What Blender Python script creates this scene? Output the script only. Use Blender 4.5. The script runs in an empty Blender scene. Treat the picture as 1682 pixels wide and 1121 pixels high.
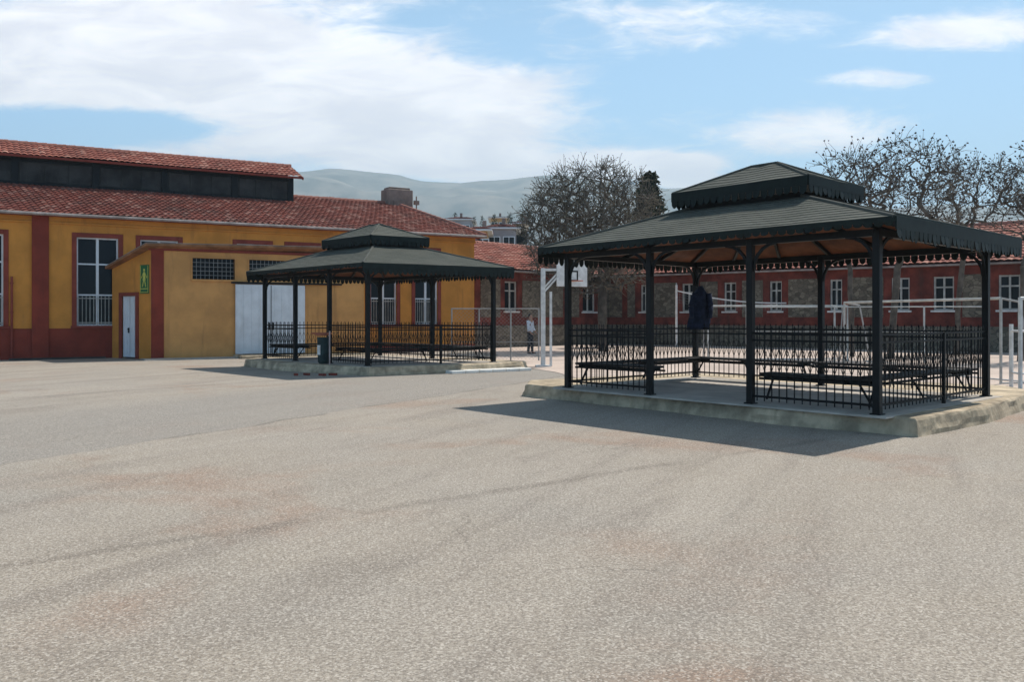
import bpy, bmesh, math, random
import numpy as np
from mathutils import Vector, Matrix, noise as mnoise
R = math.radians
scene = bpy.context.scene
COL = scene.collection
random.seed(7)

# ------------------------------------------------------------------ camera
F, CX, HY, H = 1533.0, 841.0, 522.0, 1.6      # focal length, centre column, horizon row (photo pixels), eye height
cam_d = bpy.data.cameras.new("camera")
cam = bpy.data.objects.new("camera", cam_d)
COL.objects.link(cam)
cam.location = (0, 0, H)
cam.rotation_euler = (R(90), 0, 0)
cam_d.sensor_width = 36.0
cam_d.lens = 36.0 * F / 1682.0
cam_d.shift_y = -(560.5 - HY) / 1682.0
cam_d.clip_end = 20000
scene.camera = cam

# ------------------------------------------------------------------ node helpers
def nd(t, typ, loc=None, **kw):
    n = t.nodes.new(typ)
    for k, v in kw.items():
        if k.startswith('i_'):
            n.inputs[k[2:].replace('_', ' ')].default_value = v
        else:
            setattr(n, k, v)
    return n
def mth(t, op, a, b=None, c=None, clamp=False):
    n = t.nodes.new('ShaderNodeMath'); n.operation = op; n.use_clamp = clamp
    for i, v in enumerate((a, b, c)):
        if v is None: continue
        if isinstance(v, (int, float)): n.inputs[i].default_value = v
        else: t.links.new(v, n.inputs[i])
    return n.outputs[0]
def mix(t, fac, a, b, mode='MIX'):
    n = t.nodes.new('ShaderNodeMix'); n.data_type = 'RGBA'; n.blend_type = mode
    for s, v in ((0, fac), (6, a), (7, b)):
        if isinstance(v, (int, float)): n.inputs[s].default_value = v
        elif isinstance(v, (tuple, list)): n.inputs[s].default_value = (*v[:3], 1)
        else: t.links.new(v, n.inputs[s])
    return n.outputs[2]
def noise_tex(t, vec, scale, detail=4, rough=.55, dist=0):
    n = t.nodes.new('ShaderNodeTexNoise')
    n.inputs['Scale'].default_value = scale; n.inputs['Detail'].default_value = detail
    n.inputs['Roughness'].default_value = rough; n.inputs['Distortion'].default_value = dist
    if vec is not None: t.links.new(vec, n.inputs['Vector'])
    return n.outputs['Fac']
def ramp(t, fac, lo, hi, a=0.0, b=1.0):
    n = t.nodes.new('ShaderNodeMapRange'); n.interpolation_type = 'SMOOTHSTEP'
    t.links.new(fac, n.inputs['Value'])
    n.inputs['From Min'].default_value = lo; n.inputs['From Max'].default_value = hi
    n.inputs['To Min'].default_value = a; n.inputs['To Max'].default_value = b
    return n.outputs[0]
def mapping(t, vec, scale=(1, 1, 1), rot=(0, 0, 0), loc=(0, 0, 0)):
    n = t.nodes.new('ShaderNodeMapping'); t.links.new(vec, n.inputs['Vector'])
    n.inputs['Scale'].default_value = scale; n.inputs['Rotation'].default_value = rot; n.inputs['Location'].default_value = loc
    return n.outputs[0]

# ------------------------------------------------------------------ world, sun, exposure
SUN_DIR = Vector((.424, .413, .806)).normalized()     # towards the sun
sun_el = math.asin(SUN_DIR.z); sun_az = math.atan2(SUN_DIR.x, SUN_DIR.y)
w = bpy.data.worlds.new("World"); scene.world = w; w.use_nodes = True
t = w.node_tree; t.nodes.clear()
sky = nd(t, 'ShaderNodeTexSky', sky_type='NISHITA', sun_disc=False, sun_elevation=sun_el, sun_rotation=sun_az)
sky.air_density = 1.3; sky.dust_density = 0.6; sky.ozone_density = 1.5
tc = nd(t, 'ShaderNodeTexCoord'); sep = nd(t, 'ShaderNodeSeparateXYZ'); t.links.new(tc.outputs['Generated'], sep.inputs[0])
ysafe = mth(t, 'MAXIMUM', sep.outputs[1], .15)
az = mth(t, 'DIVIDE', sep.outputs[0], ysafe); el = mth(t, 'DIVIDE', sep.outputs[2], ysafe)
cmb = nd(t, 'ShaderNodeCombineXYZ'); t.links.new(az, cmb.inputs[0]); t.links.new(el, cmb.inputs[1])
v1 = mapping(t, cmb.outputs[0], (2.2, 8.0, 1), (0, 0, R(-10)))
n1 = noise_tex(t, v1, 1.6, 9, .62, .4)
v2 = mapping(t, cmb.outputs[0], (9, 20, 1), (0, 0, R(6)), (3, 1, 0))
n2 = noise_tex(t, v2, 1.8, 6, .6, .3)
blobs = [(330, 60, 700, 100, .85), (300, 150, 560, 95, .9), (650, 175, 270, 85, .9), (520, 255, 400, 45, .6), (1060, 40, 300, 42, .45),
         (170, 208, 230, 30, -1.2), (730, 70, 190, 60, -.75), (480, 285, 160, 30, -.3), (890, 45, 110, 40, -.3),
         (900, 281, 150, 20, 1.7), (740, 250, 70, 12, .5), (1110, 266, 62, 12, 1.7), (1130, 296, 60, 16, 1.4), (1150, 120, 220, 60, -.45), (1020, 262, 60, 14, .5), (1345, 215, 150, 42, .85), (1575, 58, 170, 30, .95),
         (1440, 128, 90, 15, .7), (60, 30, 300, 70, .3), (1650, 20, 120, 40, .4)]
tot = None
for (bx, by, rx, ry, st) in blobs:
    dx = mth(t, 'MULTIPLY', mth(t, 'SUBTRACT', az, (bx - CX) / F), F / rx)
    dy = mth(t, 'MULTIPLY', mth(t, 'SUBTRACT', el, (HY - by) / F), F / ry)
    d2 = mth(t, 'ADD', mth(t, 'MULTIPLY', dx, dx), mth(t, 'MULTIPLY', dy, dy))
    g = mth(t, 'MULTIPLY', mth(t, 'DIVIDE', 1.0, mth(t, 'ADD', 1.0, mth(t, 'MULTIPLY', d2, d2))), st)
    tot = g if tot is None else mth(t, 'ADD', tot, g)
nn = mth(t, 'ADD', mth(t, 'MULTIPLY', n1, 1.1), mth(t, 'MULTIPLY', n2, .55))
cl = mth(t, 'ADD', mth(t, 'SUBTRACT', nn, .95), tot)
n5 = noise_tex(t, mapping(t, cmb.outputs[0], (5, 17, 1), (0, 0, R(-14)), (7, 2, 0)), 3.0, 10, .68, .9)
cl = mth(t, 'ADD', cl, mth(t, 'MULTIPLY', mth(t, 'SUBTRACT', n5, .5), 1.1))
cov = ramp(t, cl, .22, 1.0)
bright = ramp(t, noise_tex(t, v1, 3.2, 5, .6, .6), .3, .75)
cloud_col = mix(t, bright, (9.8, 9.6, 10.2), (13.4, 12.9, 12.9))
lowk = ramp(t, sep.outputs[2], .12, .6, .8, .05)
nsk = mix(t, 1.0, sky.outputs[0], (.86, .76, .64), 'MULTIPLY')
pale = mix(t, lowk, nsk, mix(t, ramp(t, el, .0, .33), (6.0, 9.8, 12.6), (3.7, 7.6, 12.6)))
cov = mth(t, 'MULTIPLY', cov, ramp(t, sep.outputs[2], .42, .7, 1, .1))
skyc = mix(t, cov, pale, cloud_col)
bg = nd(t, 'ShaderNodeBackground'); bg.inputs['Strength'].default_value = .1
t.links.new(skyc, bg.inputs[0])
wo = nd(t, 'ShaderNodeOutputWorld'); t.links.new(bg.outputs[0], wo.inputs[0])
sd = bpy.data.lights.new("sun", 'SUN'); sd.energy = 4.8; sd.angle = R(.53); sd.color = (1, .95, .88)
sun = bpy.data.objects.new("sun", sd); COL.objects.link(sun)
sun.rotation_euler = SUN_DIR.to_track_quat('Z', 'Y').to_euler(); sun.location = (20, 20, 40)
scene.view_settings.view_transform = 'Standard'; scene.view_settings.look = 'None'
scene.view_settings.exposure = 0.2; scene.view_settings.gamma = 1

# ------------------------------------------------------------------ geometry helpers
def P(px, py, Y): return Vector(((px - CX) / F * Y, Y, H + (HY - py) / F * Y))
def G(px, py, z=0.0):
    Y = (H - z) * F / (py - HY)
    return Vector(((px - CX) / F * Y, Y, z))
def worldloc(o):
    v = Vector((0, 0, 0))
    while o is not None: v += o.location; o = o.parent
    return v
class MB:
    def __init__(s): s.v = []; s.f = []; s.m = []; s.uv = None
    def add(s, vs, fs, mi=0):
        b = len(s.v); s.v += [tuple(x) for x in vs]; s.f += [tuple(b + i for i in f) for f in fs]; s.m += [mi] * len(fs); return s
    def hexa(s, p, mi=0):      # 8 points: bottom ring 0-3, top ring 4-7
        return s.add(p, [(3, 2, 1, 0), (4, 5, 6, 7), (0, 1, 5, 4), (1, 2, 6, 5), (2, 3, 7, 6), (3, 0, 4, 7)], mi)
    def box(s, c, d, ax=None, mi=0):
        c = Vector(c); x, y, z = ax if ax else (Vector((1, 0, 0)), Vector((0, 1, 0)), Vector((0, 0, 1)))
        x, y, z = x * d[0] / 2, y * d[1] / 2, z * d[2] / 2
        return s.hexa([c - x - y - z, c + x - y - z, c + x + y - z, c - x + y - z, c - x - y + z, c + x - y + z, c + x + y + z, c - x + y + z], mi)
    def beam(s, a, b, w_, h_, up=Vector((0, 0, 1)), mi=0):
        a, b = Vector(a), Vector(b); d = (b - a); L = d.length; d.normalize()
        side = d.cross(up)
        if side.length < 1e-4: side = Vector((1, 0, 0))
        side.normalize(); u2 = side.cross(d)
        return s.box((a + b) / 2, (L, w_, h_), (d, side, u2), mi)
    def tube(s, a, b, r0, r1=None, n=8, cap=True, mi=0):
        r1 = r0 if r1 is None else r1
        a, b = Vector(a), Vector(b); d = (b - a).normalized()
        x = d.orthogonal().normalized(); y = d.cross(x)
        vs = []
        for c, r in ((a, r0), (b, r1)):
            for i in range(n):
                an = 2 * math.pi * i / n; vs.append(c + x * math.cos(an) * r + y * math.sin(an) * r)
        fs = [(i, (i + 1) % n, n + (i + 1) % n, n + i) for i in range(n)]
        if cap: fs += [tuple(range(n - 1, -1, -1)), tuple(range(n, 2 * n))]
        return s.add(vs, fs, mi)
    def path(s, pts, r, n=6):
        for a, b in zip(pts[:-1], pts[1:]): s.tube(a, b, r, r, n)
        return s
    def prism(s, poly, z0, z1, inset=0.0, mi=0):    # poly in plan, counter-clockwise
        n = len(poly); c = sum((Vector((p[0], p[1], 0)) for p in poly), Vector()) / n
        bot = [Vector((p[0], p[1], z0)) for p in poly]; top = []
        for p in poly:
            q = Vector((p[0], p[1], 0)); d = (c - q); 
            if d.length > 0: d.normalize()
            q = q + d * inset; q.z = z1; top.append(q)
        fs = [tuple(range(n - 1, -1, -1)), tuple(range(n, 2 * n))] + [(i, (i + 1) % n, n + (i + 1) % n, n + i) for i in range(n)]
        return s.add(bot + top, fs, mi)
    def build(s, name, mats, parent=None, smooth=False, bevel=0):
        me = bpy.data.meshes.new(name); off = worldloc(parent) if parent else Vector((0, 0, 0))
        me.from_pydata([(x - off.x, y - off.y, z - off.z) for x, y, z in s.v], [], s.f)
        if not isinstance(mats, (list, tuple)): mats = [mats]
        for m in mats: me.materials.append(m)
        if len(mats) > 1: me.polygons.foreach_set('material_index', s.m)
        if s.uv:
            ul = me.uv_layers.new(name='uv'); 
            for l in me.loops: ul.data[l.index].uv = s.uv[l.vertex_index]
        if smooth: me.polygons.foreach_set('use_smooth', [True] * len(me.polygons))
        me.validate(); me.update()
        bm = bmesh.new(); bm.from_mesh(me); bmesh.ops.recalc_face_normals(bm, faces=bm.faces) if not s.uv else None
        bm.to_mesh(me); bm.free()
        o = bpy.data.objects.new(name, me); COL.objects.link(o)
        if parent: o.parent = parent
        if bevel:
            b = o.modifiers.new('bevel', 'BEVEL'); b.width = bevel; b.segments = 1; b.limit_method = 'ANGLE'
        return o
def tag(o, label=None, cat=None, group=None, kind=None):
    if label: o['label'] = label
    if cat: o['category'] = cat
    if group: o['group'] = group
    if kind: o['kind'] = kind
    return o
def thing(name, label, cat, loc=(0, 0, 0), group=None):
    o = bpy.data.objects.new(name, None); COL.objects.link(o); o.location = loc; o.empty_display_size = .2
    return tag(o, label, cat, group)
def copy_tree(o, parent=None):
    c = o.copy(); COL.objects.link(c); c.parent = parent
    for ch in list(o.children):
        copy_tree(ch, c)
    return c

# ------------------------------------------------------------------ materials
def mat(name, col, rough=.8, var=.12, vscale=1.5, bump=.0, bscale=20, metal=0.0, dirt=None, spec=.3, col2=None):
    m = bpy.data.materials.new(name); m.use_nodes = True; t = m.node_tree
    b = t.nodes['Principled BSDF']; b.inputs['Roughness'].default_value = rough; b.inputs['Metallic'].default_value = metal
    b.inputs['Specular IOR Level'].default_value = spec
    tc = nd(t, 'ShaderNodeTexCoord'); ob = tc.outputs['Object']
    geo = nd(t, 'ShaderNodeNewGeometry'); ob = geo.outputs['Position']
    n = noise_tex(t, ob, vscale, 6, .6)
    c2 = col2 if col2 else tuple(c * (1 - var * 2.2) for c in col)
    c = mix(t, ramp(t, n, .3, .72), c2, tuple(min(1, x * (1 + var * .6)) for x in col))
    if dirt:
        n3 = noise_tex(t, mapping(t, ob, (1.3, 1.3, .16)), 2.2, 6, .65)
        c = mix(t, ramp(t, n3, .52, .78, 0, dirt[1]), c, dirt[0])
    t.links.new(c, b.inputs['Base Color'])
    if bump:
        bn = nd(t, 'ShaderNodeBump'); bn.inputs['Strength'].default_value = bump; bn.inputs['Distance'].default_value = .02
        t.links.new(noise_tex(t, ob, bscale, 5, .6), bn.inputs['Height']); t.links.new(bn.outputs[0], b.inputs['Normal'])
    return m
M = {}
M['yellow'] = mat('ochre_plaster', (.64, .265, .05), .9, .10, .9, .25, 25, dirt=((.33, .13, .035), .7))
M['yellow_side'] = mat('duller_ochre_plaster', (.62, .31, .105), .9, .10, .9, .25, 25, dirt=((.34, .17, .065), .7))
M['red'] = mat('red_paint', (.25, .042, .023), .85, .12, 1.2, .2, 22, dirt=((.12, .03, .025), .5))
M['edge'] = mat('tan_brown_roof_edge', (.34, .16, .075), .9, .2, 2, .2, 20)
M['brick'] = mat('dark_red_block_paint', (.19, .042, .027), .9, .25, 1.6, .3, 14, dirt=((.07, .04, .03), .7))
M['redtrim'] = mat('red_trim', (.25, .05, .032), .85, .12, 2, .15, 22)
M['white'] = mat('white_paint', (.72, .74, .76), .55, .06, 2, .1, 12, dirt=((.42, .40, .37), .35))
M['dullwhite'] = mat('dull_white_paint', (.5, .49, .45), .6, .15, 3, .1, 12)
M['whitepole'] = mat('white_pole_paint', (.74, .72, .68), .45, .12, 5, .0)
M['black'] = mat('black_paint', (.005, .006, .0065), .5, .25, 9, .12, 40, spec=.22)
M['rail'] = mat('railing_paint', (.005, .005, .0055), .55, .3, 12, .0, spec=.2)
M['bench'] = mat('dark_bench_wood', (.03, .025, .021), .7, .25, 6, .3, 30)
M['valance'] = mat('dark_green_sheet', (.008, .015, .0125), .6, .2, 6, .0, spec=.2)
M['soffit'] = mat('orange_board', (.17, .058, .024), .75, .2, 2.5, .2, 30)
M['concrete'] = mat('rough_concrete', (.56, .45, .31), .95, .25, 2.2, 1.0, 7, dirt=((.19, .155, .105), .95))
M['kerbwhite'] = mat('whitewashed_kerb', (.8, .78, .72), .9, .1, 3, .3, 20, dirt=((.45, .42, .36), .5))
M['slab'] = mat('light_concrete', (.50, .45, .39), .95, .14, 1.4, .3, 20)
M['bark'] = mat('grey_brown_bark', (.12, .10, .08), .95, .25, 3, .0)
M['twig'] = mat('grey_twigs', (.17, .145, .115), .95, .3, 2, .0)
M['bud'] = mat('olive_buds', (.19, .17, .11), .95, .3, 1.5, .0)
M['darkbud'] = mat('dark_seed_balls', (.075, .06, .055), .95, .25, 2, .0)
M['needle'] = mat('evergreen_needles', (.035, .05, .022), .9, .35, 1.2, .0)
M['darkclere'] = mat('weathered_dark_boards', (.045, .045, .042), .8, .3, 1.2, .2, 14, dirt=((.09, .085, .075), .5))
M['gutter'] = mat('metal_gutter', (.36, .30, .27), .5, .2, 2, .0)
M['chimney'] = mat('brown_chimney_render', (.26, .20, .165), .95, .15, 2, .4, 12)
M['curtain'] = mat('pale_curtain', (.35, .34, .32), .9, .1, 2)
M['skin'] = mat('skin', (.38, .2, .13), .6, .05, 8)
M['shirt'] = mat('white_shirt', (.66, .68, .72), .85, .05, 8)
M['trousers'] = mat('black_trousers', (.02, .02, .024), .85, .1, 8)
M['navy'] = mat('navy_cloth', (.022, .03, .06), .95, .25, 9, .3, 30)
M['bin'] = mat('dark_teal_plastic', (.02, .045, .045), .6, .2, 6)
M['orange'] = mat('faded_orange_paint', (.42, .13, .07), .7, .15, 6)
M['green'] = mat('sign_green', (.03, .14, .05), .5, .1, 6)
M['lemon'] = mat('sign_yellow', (.55, .55, .12), .5, .1, 6)
M['steel'] = mat('grey_mesh_wire', (.33, .33, .32), .5, .1, 4)
M['creamwall'] = mat('cream_house_wall', (.5, .42, .30), .9, .1, .6)
M['ochrewall'] = mat('orange_house_wall', (.52, .30, .12), .9, .1, .6)
M['greywall'] = mat('grey_house_wall', (.30, .29, .30), .9, .1, .6)
def glass(name, col=(.012, .014, .016)):
    m = bpy.data.materials.new(name); m.use_nodes = True; b = m.node_tree.nodes['Principled BSDF']
    b.inputs['Base Color'].default_value = (*col, 1); b.inputs['Roughness'].default_value = .12; b.inputs['Specular IOR Level'].default_value = .1
    t = m.node_tree; geo = nd(t, 'ShaderNodeNewGeometry'); bn = nd(t, 'ShaderNodeBump'); bn.inputs['Strength'].default_value = .15
    t.links.new(noise_tex(t, geo.outputs['Position'], 1.5, 2), bn.inputs['Height']); t.links.new(bn.outputs[0], b.inputs['Normal'])
    return m
M['glass'] = glass('dark_window_glass')
def tile_mat(name, a, b_, c_, moss=.25):
    m = bpy.data.materials.new(name); m.use_nodes = True; t = m.node_tree; b = t.nodes['Principled BSDF']
    b.inputs['Roughness'].default_value = .85; b.inputs['Specular IOR Level'].default_value = .25
    uv = nd(t, 'ShaderNodeUVMap'); 
    fl = nd(t, 'ShaderNodeVectorMath', operation='FLOOR'); t.links.new(uv.outputs[0], fl.inputs[0])
    wn = nd(t, 'ShaderNodeTexWhiteNoise', noise_dimensions='2D'); t.links.new(fl.outputs[0], wn.inputs[0])
    c = mix(t, wn.outputs[0], a, b_)
    c = mix(t, ramp(t, wn.outputs[0], .8, .9), c, c_)
    geo = nd(t, 'ShaderNodeNewGeometry')
    n = noise_tex(t, geo.outputs['Position'], .7, 6, .6)
    c = mix(t, ramp(t, n, .45, .75, 0, moss), c, (.07, .05, .04))
    n4 = noise_tex(t, geo.outputs['Position'], 9, 4, .6)
    c = mix(t, ramp(t, n4, .35, .75, 0, .35), c, (.06, .03, .025))
    t.links.new(c, b.inputs['Base Color'])
    return m
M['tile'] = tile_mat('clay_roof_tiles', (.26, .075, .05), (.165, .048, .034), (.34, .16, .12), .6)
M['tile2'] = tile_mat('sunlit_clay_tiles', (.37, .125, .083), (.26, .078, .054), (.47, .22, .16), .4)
def shingle():
    m = bpy.data.materials.new('dark_green_shingles'); m.use_nodes = True; t = m.node_tree; b = t.nodes['Principled BSDF']
    b.inputs['Roughness'].default_value = .92; b.inputs['Specular IOR Level'].default_value = .2
    uv = nd(t, 'ShaderNodeUVMap')
    br = nd(t, 'ShaderNodeTexBrick'); t.links.new(uv.outputs[0], br.inputs['Vector'])
    br.inputs['Scale'].default_value = 1; br.inputs['Brick Width'].default_value = .33; br.inputs['Row Height'].default_value = .14
    br.inputs['Mortar Size'].default_value = .012; br.inputs['Mortar Smooth'].default_value = .3
    br.inputs['Color1'].default_value = (.10, .104, .084, 1); br.inputs['Color2'].default_value = (.078, .083, .067, 1); br.inputs['Mortar'].default_value = (.055, .058, .05, 1)
    geo = nd(t, 'ShaderNodeNewGeometry')
    n = noise_tex(t, geo.outputs['Position'], 1.4, 5, .6)
    c = mix(t, ramp(t, n, .35, .75, 0, .5), br.outputs[0], (.14, .138, .115))
    n = noise_tex(t, geo.outputs['Position'], 60, 3, .6)
    c = mix(t, ramp(t, n, .4, .7, 0, .4), c, (.12, .125, .11))
    t.links.new(c, b.inputs['Base Color'])
    bn = nd(t, 'ShaderNodeBump'); bn.inputs['Strength'].default_value = .6; bn.inputs['Distance'].default_value = .01
    t.links.new(br.outputs['Fac'], bn.inputs['Height']); bn.invert = True; t.links.new(bn.outputs[0], b.inputs['Normal'])
    return m
M['shingle'] = shingle()
def stone():
    m = bpy.data.materials.new('grey_brown_rubble_stone'); m.use_nodes = True; t = m.node_tree; b = t.nodes['Principled BSDF']
    b.inputs['Roughness'].default_value = .95
    geo = nd(t, 'ShaderNodeNewGeometry')
    v = nd(t, 'ShaderNodeTexVoronoi'); t.links.new(mapping(t, geo.outputs['Position'], (1, 1, 1.5)), v.inputs['Vector']); v.inputs['Scale'].default_value = 3.8
    s_ = nd(t, 'ShaderNodeSeparateColor'); t.links.new(v.outputs['Color'], s_.inputs[0])
    c = mix(t, s_.outputs[0], (.09, .073, .052), (.22, .185, .135))
    v2 = nd(t, 'ShaderNodeTexVoronoi', feature='DISTANCE_TO_EDGE'); t.links.new(mapping(t, geo.outputs['Position'], (1, 1, 1.5)), v2.inputs['Vector']); v2.inputs['Scale'].default_value = 3.8
    c = mix(t, ramp(t, v2.outputs[0], 0, .07), (.06, .05, .038), c)
    t.links.new(c, b.inputs['Base Color'])
    return m
M['stone'] = stone()

# ---- ground material: worn tan asphalt, with the seams of the old strips
def line_dist(t, x, y, a, b):     # signed distance to the line a-b
    d = Vector((b[0] - a[0], b[1] - a[1])).normalized(); nx, ny = -d.y, d.x
    return mth(t, 'ADD', mth(t, 'ADD', mth(t, 'MULTIPLY', x, nx), mth(t, 'MULTIPLY', y, ny)), -(a[0] * nx + a[1] * ny))
def asphalt():
    m = bpy.data.materials.new('worn_tan_asphalt'); m.use_nodes = True; t = m.node_tree; b = t.nodes['Principled BSDF']
    b.inputs['Roughness'].default_value = .93; b.inputs['Specular IOR Level'].default_value = .25
    geo = nd(t, 'ShaderNodeNewGeometry'); pos = geo.outputs['Position']
    sp = nd(t, 'ShaderNodeSeparateXYZ'); t.links.new(pos, sp.inputs[0])
    big = noise_tex(t, pos, .16, 5, .6, .4); med = noise_tex(t, pos, .75, 6, .62, .3); fine = noise_tex(t, pos, 42, 4, .75); grit = noise_tex(t, pos, 85, 3, .8)
    c = mix(t, ramp(t, big, .32, .68), (.395, .335, .262), (.38, .338, .285))
    c = mix(t, ramp(t, med, .35, .75, 0, .55), c, (.46, .40, .33))
    rd = noise_tex(t, mapping(t, pos, (1, 1, 1), (0, 0, 0), (13, 5, 0)), .33, 5, .6, .5)
    c = mix(t, ramp(t, rd, .52, .68, 0, .8), c, (.36, .235, .165))
    dk = noise_tex(t, mapping(t, mapping(t, pos, (1, 1, 1), (0, 0, R(25))), (1, .3, 1), (0, 0, 0), (3, 25, 0)), .8, 6, .65, .5)
    c = mix(t, ramp(t, dk, .52, .72, 0, .5), c, (.21, .175, .145))
    bl = noise_tex(t, mapping(t, pos, (1, 1, 1), (0, 0, 0), (31, 15, 0)), .22, 4, .6, .5)
    c = mix(t, ramp(t, bl, .5, .7, 0, .5), c, (.34, .315, .275))
    # streaks along the old paving direction
    rp = mapping(t, pos, (1, 1, 1), (0, 0, R(25)))
    st = noise_tex(t, mapping(t, rp, (1.0, .09, 1)), 1.3, 6, .62, .3)
    ls = noise_tex(t, mapping(t, rp, (.6, .06, 1), (0, 0, 0), (5, 8, 0)), 1.1, 5, .6, .3)
    c = mix(t, ramp(t, ls, .5, .7, 0, .5), c, (.48, .42, .345))
    c = mix(t, ramp(t, st, .48, .7, 0, .5), c, (.22, .185, .155))
    # strip beyond the first seam is smoother and greyer
    wob = mth(t, 'MULTIPLY', mth(t, 'SUBTRACT', noise_tex(t, pos, .6, 3), .5), .5)
    x = mth(t, 'ADD', sp.outputs[0], wob); y = sp.outputs[1]
    d1 = line_dist(t, x, y, (-5.54, 10.1), (.3, 23.0))
    grey = ramp(t, d1, -.03, .05)
    far = ramp(t, d1, 3.2, 5.5, 1, 0)
    c = mix(t, mth(t, 'MULTIPLY', mth(t, 'MULTIPLY', grey, far), .75), c, (.30, .277, .245))
    seam = ramp(t, mth(t, 'ABSOLUTE', d1), .0, .09, 1, 0)
    sb = ramp(t, noise_tex(t, pos, .9, 4), .35, .6)
    c = mix(t, mth(t, 'MULTIPLY', mth(t, 'MULTIPLY', seam, sb), .85), c, (.14, .12, .10))
    d2 = line_dist(t, x, y, (-2.44, 6.66), (0.2, 8.9))
    seam2 = ramp(t, mth(t, 'ABSOLUTE', d2), .0, .16, 1, 0)
    c = mix(t, mth(t, 'MULTIPLY', mth(t, 'MULTIPLY', seam2, sb), .6), c, (.18, .15, .12))
    d3 = line_dist(t, x, y, (-11, 17.0), (-2.0, 29))
    seam3 = ramp(t, mth(t, 'ABSOLUTE', d3), .0, .25, 1, 0)
    c = mix(t, mth(t, 'MULTIPLY', mth(t, 'MULTIPLY', seam3, sb), .6), c, (.2, .17, .15))
    ck = nd(t, 'ShaderNodeTexVoronoi', feature='DISTANCE_TO_EDGE'); ck.inputs['Scale'].default_value = .28
    wv = nd(t, 'ShaderNodeVectorMath', operation='ADD'); nz = nd(t, 'ShaderNodeTexNoise'); nz.inputs['Scale'].default_value = 1.6; nz.inputs['Detail'].default_value = 6; t.links.new(pos, nz.inputs['Vector'])
    t.links.new(pos, wv.inputs[0]); t.links.new(nz.outputs['Color'], wv.inputs[1]); t.links.new(wv.outputs[0], ck.inputs['Vector'])
    ckm = mth(t, 'MULTIPLY', ramp(t, ck.outputs['Distance'], 0, .006, 1, 0), ramp(t, noise_tex(t, pos, .25, 3), .5, .6))
    c = mix(t, mth(t, 'MULTIPLY', ckm, .55), c, (.13, .105, .085))
    # stones in the surface
    vo = nd(t, 'ShaderNodeTexVoronoi'); t.links.new(pos, vo.inputs['Vector']); vo.inputs['Scale'].default_value = 95
    vs = nd(t, 'ShaderNodeSeparateColor'); t.links.new(vo.outputs['Color'], vs.inputs[0])
    c = mix(t, ramp(t, fine, .38, .6, .62, 0), c, (.14, .115, .095))
    c = mix(t, ramp(t, vs.outputs[0], .0, .4, .5, 0), c, (.15, .125, .10))
    c = mix(t, ramp(t, vs.outputs[1], .62, 1, 0, .45), c, (.72, .65, .56))
    t.links.new(c, b.inputs['Base Color'])
    bn = nd(t, 'ShaderNodeBump'); bn.inputs['Strength'].default_value = .6; bn.inputs['Distance'].default_value = .012
    t.links.new(mth(t, 'ADD', mth(t, 'MULTIPLY', grit, .6), fine), bn.inputs['Height']); t.links.new(bn.outputs[0], b.inputs['Normal'])
    return m
M['asphalt'] = asphalt()
M['court'] = mat('pale_court_surface', (.56, .45, .375), .95, .1, .5, .2, 30, dirt=((.40, .32, .27), .4))
M['strip'] = mat('dark_base_strip', (.085, .078, .068), .95, .2, 1.5, .5, 20)  # one dark mottled tone for the strip along the hall's foot

# ------------------------------------------------------------------ ground, court, hills
g = MB(); g.add([(-4000, -300, 0), (4000, -300, 0), (4000, 5000, 0), (-4000, 5000, 0)], [(0, 1, 2, 3)])
tag(g.build('ground', M['asphalt']), 'worn tan asphalt yard in front of the gazebos', kind='structure')
c = MB(); cp = [G(812, 600), G(872, 606), G(912, 612), (2.0, 22.6, 0), (9.0, 24, 0), (12.0, 19.8, 0), (26, 21, 0), (33, 33, 0), (6.0, 56.4, 0), (-1.2, 48.4, 0), (-2.0, 44.8, 0), (-.6, 40, 0)]
c.prism([(p[0], p[1]) for p in cp], -.02, .012)
tag(c.build('court', M['court']), 'pale concrete sports court behind the gazebos', kind='structure')

def ridge_y(px):
    pts = [(-900, 330), (-300, 305), (200, 298), (485, 293), (560, 289), (650, 291), (700, 300), (780, 303), (890, 300), (1000, 308), (1100, 322), (1200, 334), (1450, 350), (1800, 362), (2600, 380)]
    for (a, ya), (b, yb) in zip(pts[:-1], pts[1:]):
        if a <= px <= b:
            k = (px - a) / (b - a); k = k * k * (3 - 2 * k); return ya + (yb - ya) * k
    return 380
hb = MB(); NX, NY = 220, 44
for j in range(NY):
    k = j / (NY - 1); Y = 1500 + 1900 * k
    for i in range(NX):
        px = -900 + 3500 * i / (NX - 1)
        X = (px - CX) / F * 3000 * (.75 + .35 * k)
        prof = math.sin(min(1, k / .8) * math.pi / 2) ** 1.7 if k < .8 else 1 - (k - .8) * 1.2
        top = (HY - ridge_y(px)) / F * 3020
        n_ = mnoise.fractal(Vector((X * .0022, Y * .0022, 3.3)), 1.0, 2.0, 6)
        z = top * prof + n_ * 75 * math.sin(math.pi * min(1, k / .82)) * (1 if k < .82 else 0) - (6 if k == 0 else 0)
        hb.v.append((X, Y, max(z, -5)))
for j in range(NY - 1):
    for i in range(NX - 1):
        a = j * NX + i; hb.f.append((a, a + 1, a + NX + 1, a + NX)); hb.m.append(0)
M['hill'] = mat('dry_hill', (.24, .20, .15), .95, .25, .012, .0, col2=(.07, .075, .05))
tag(hb.build('hills', M['hill'], smooth=True), 'bare hazy hills beyond the town', kind='structure')

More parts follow.
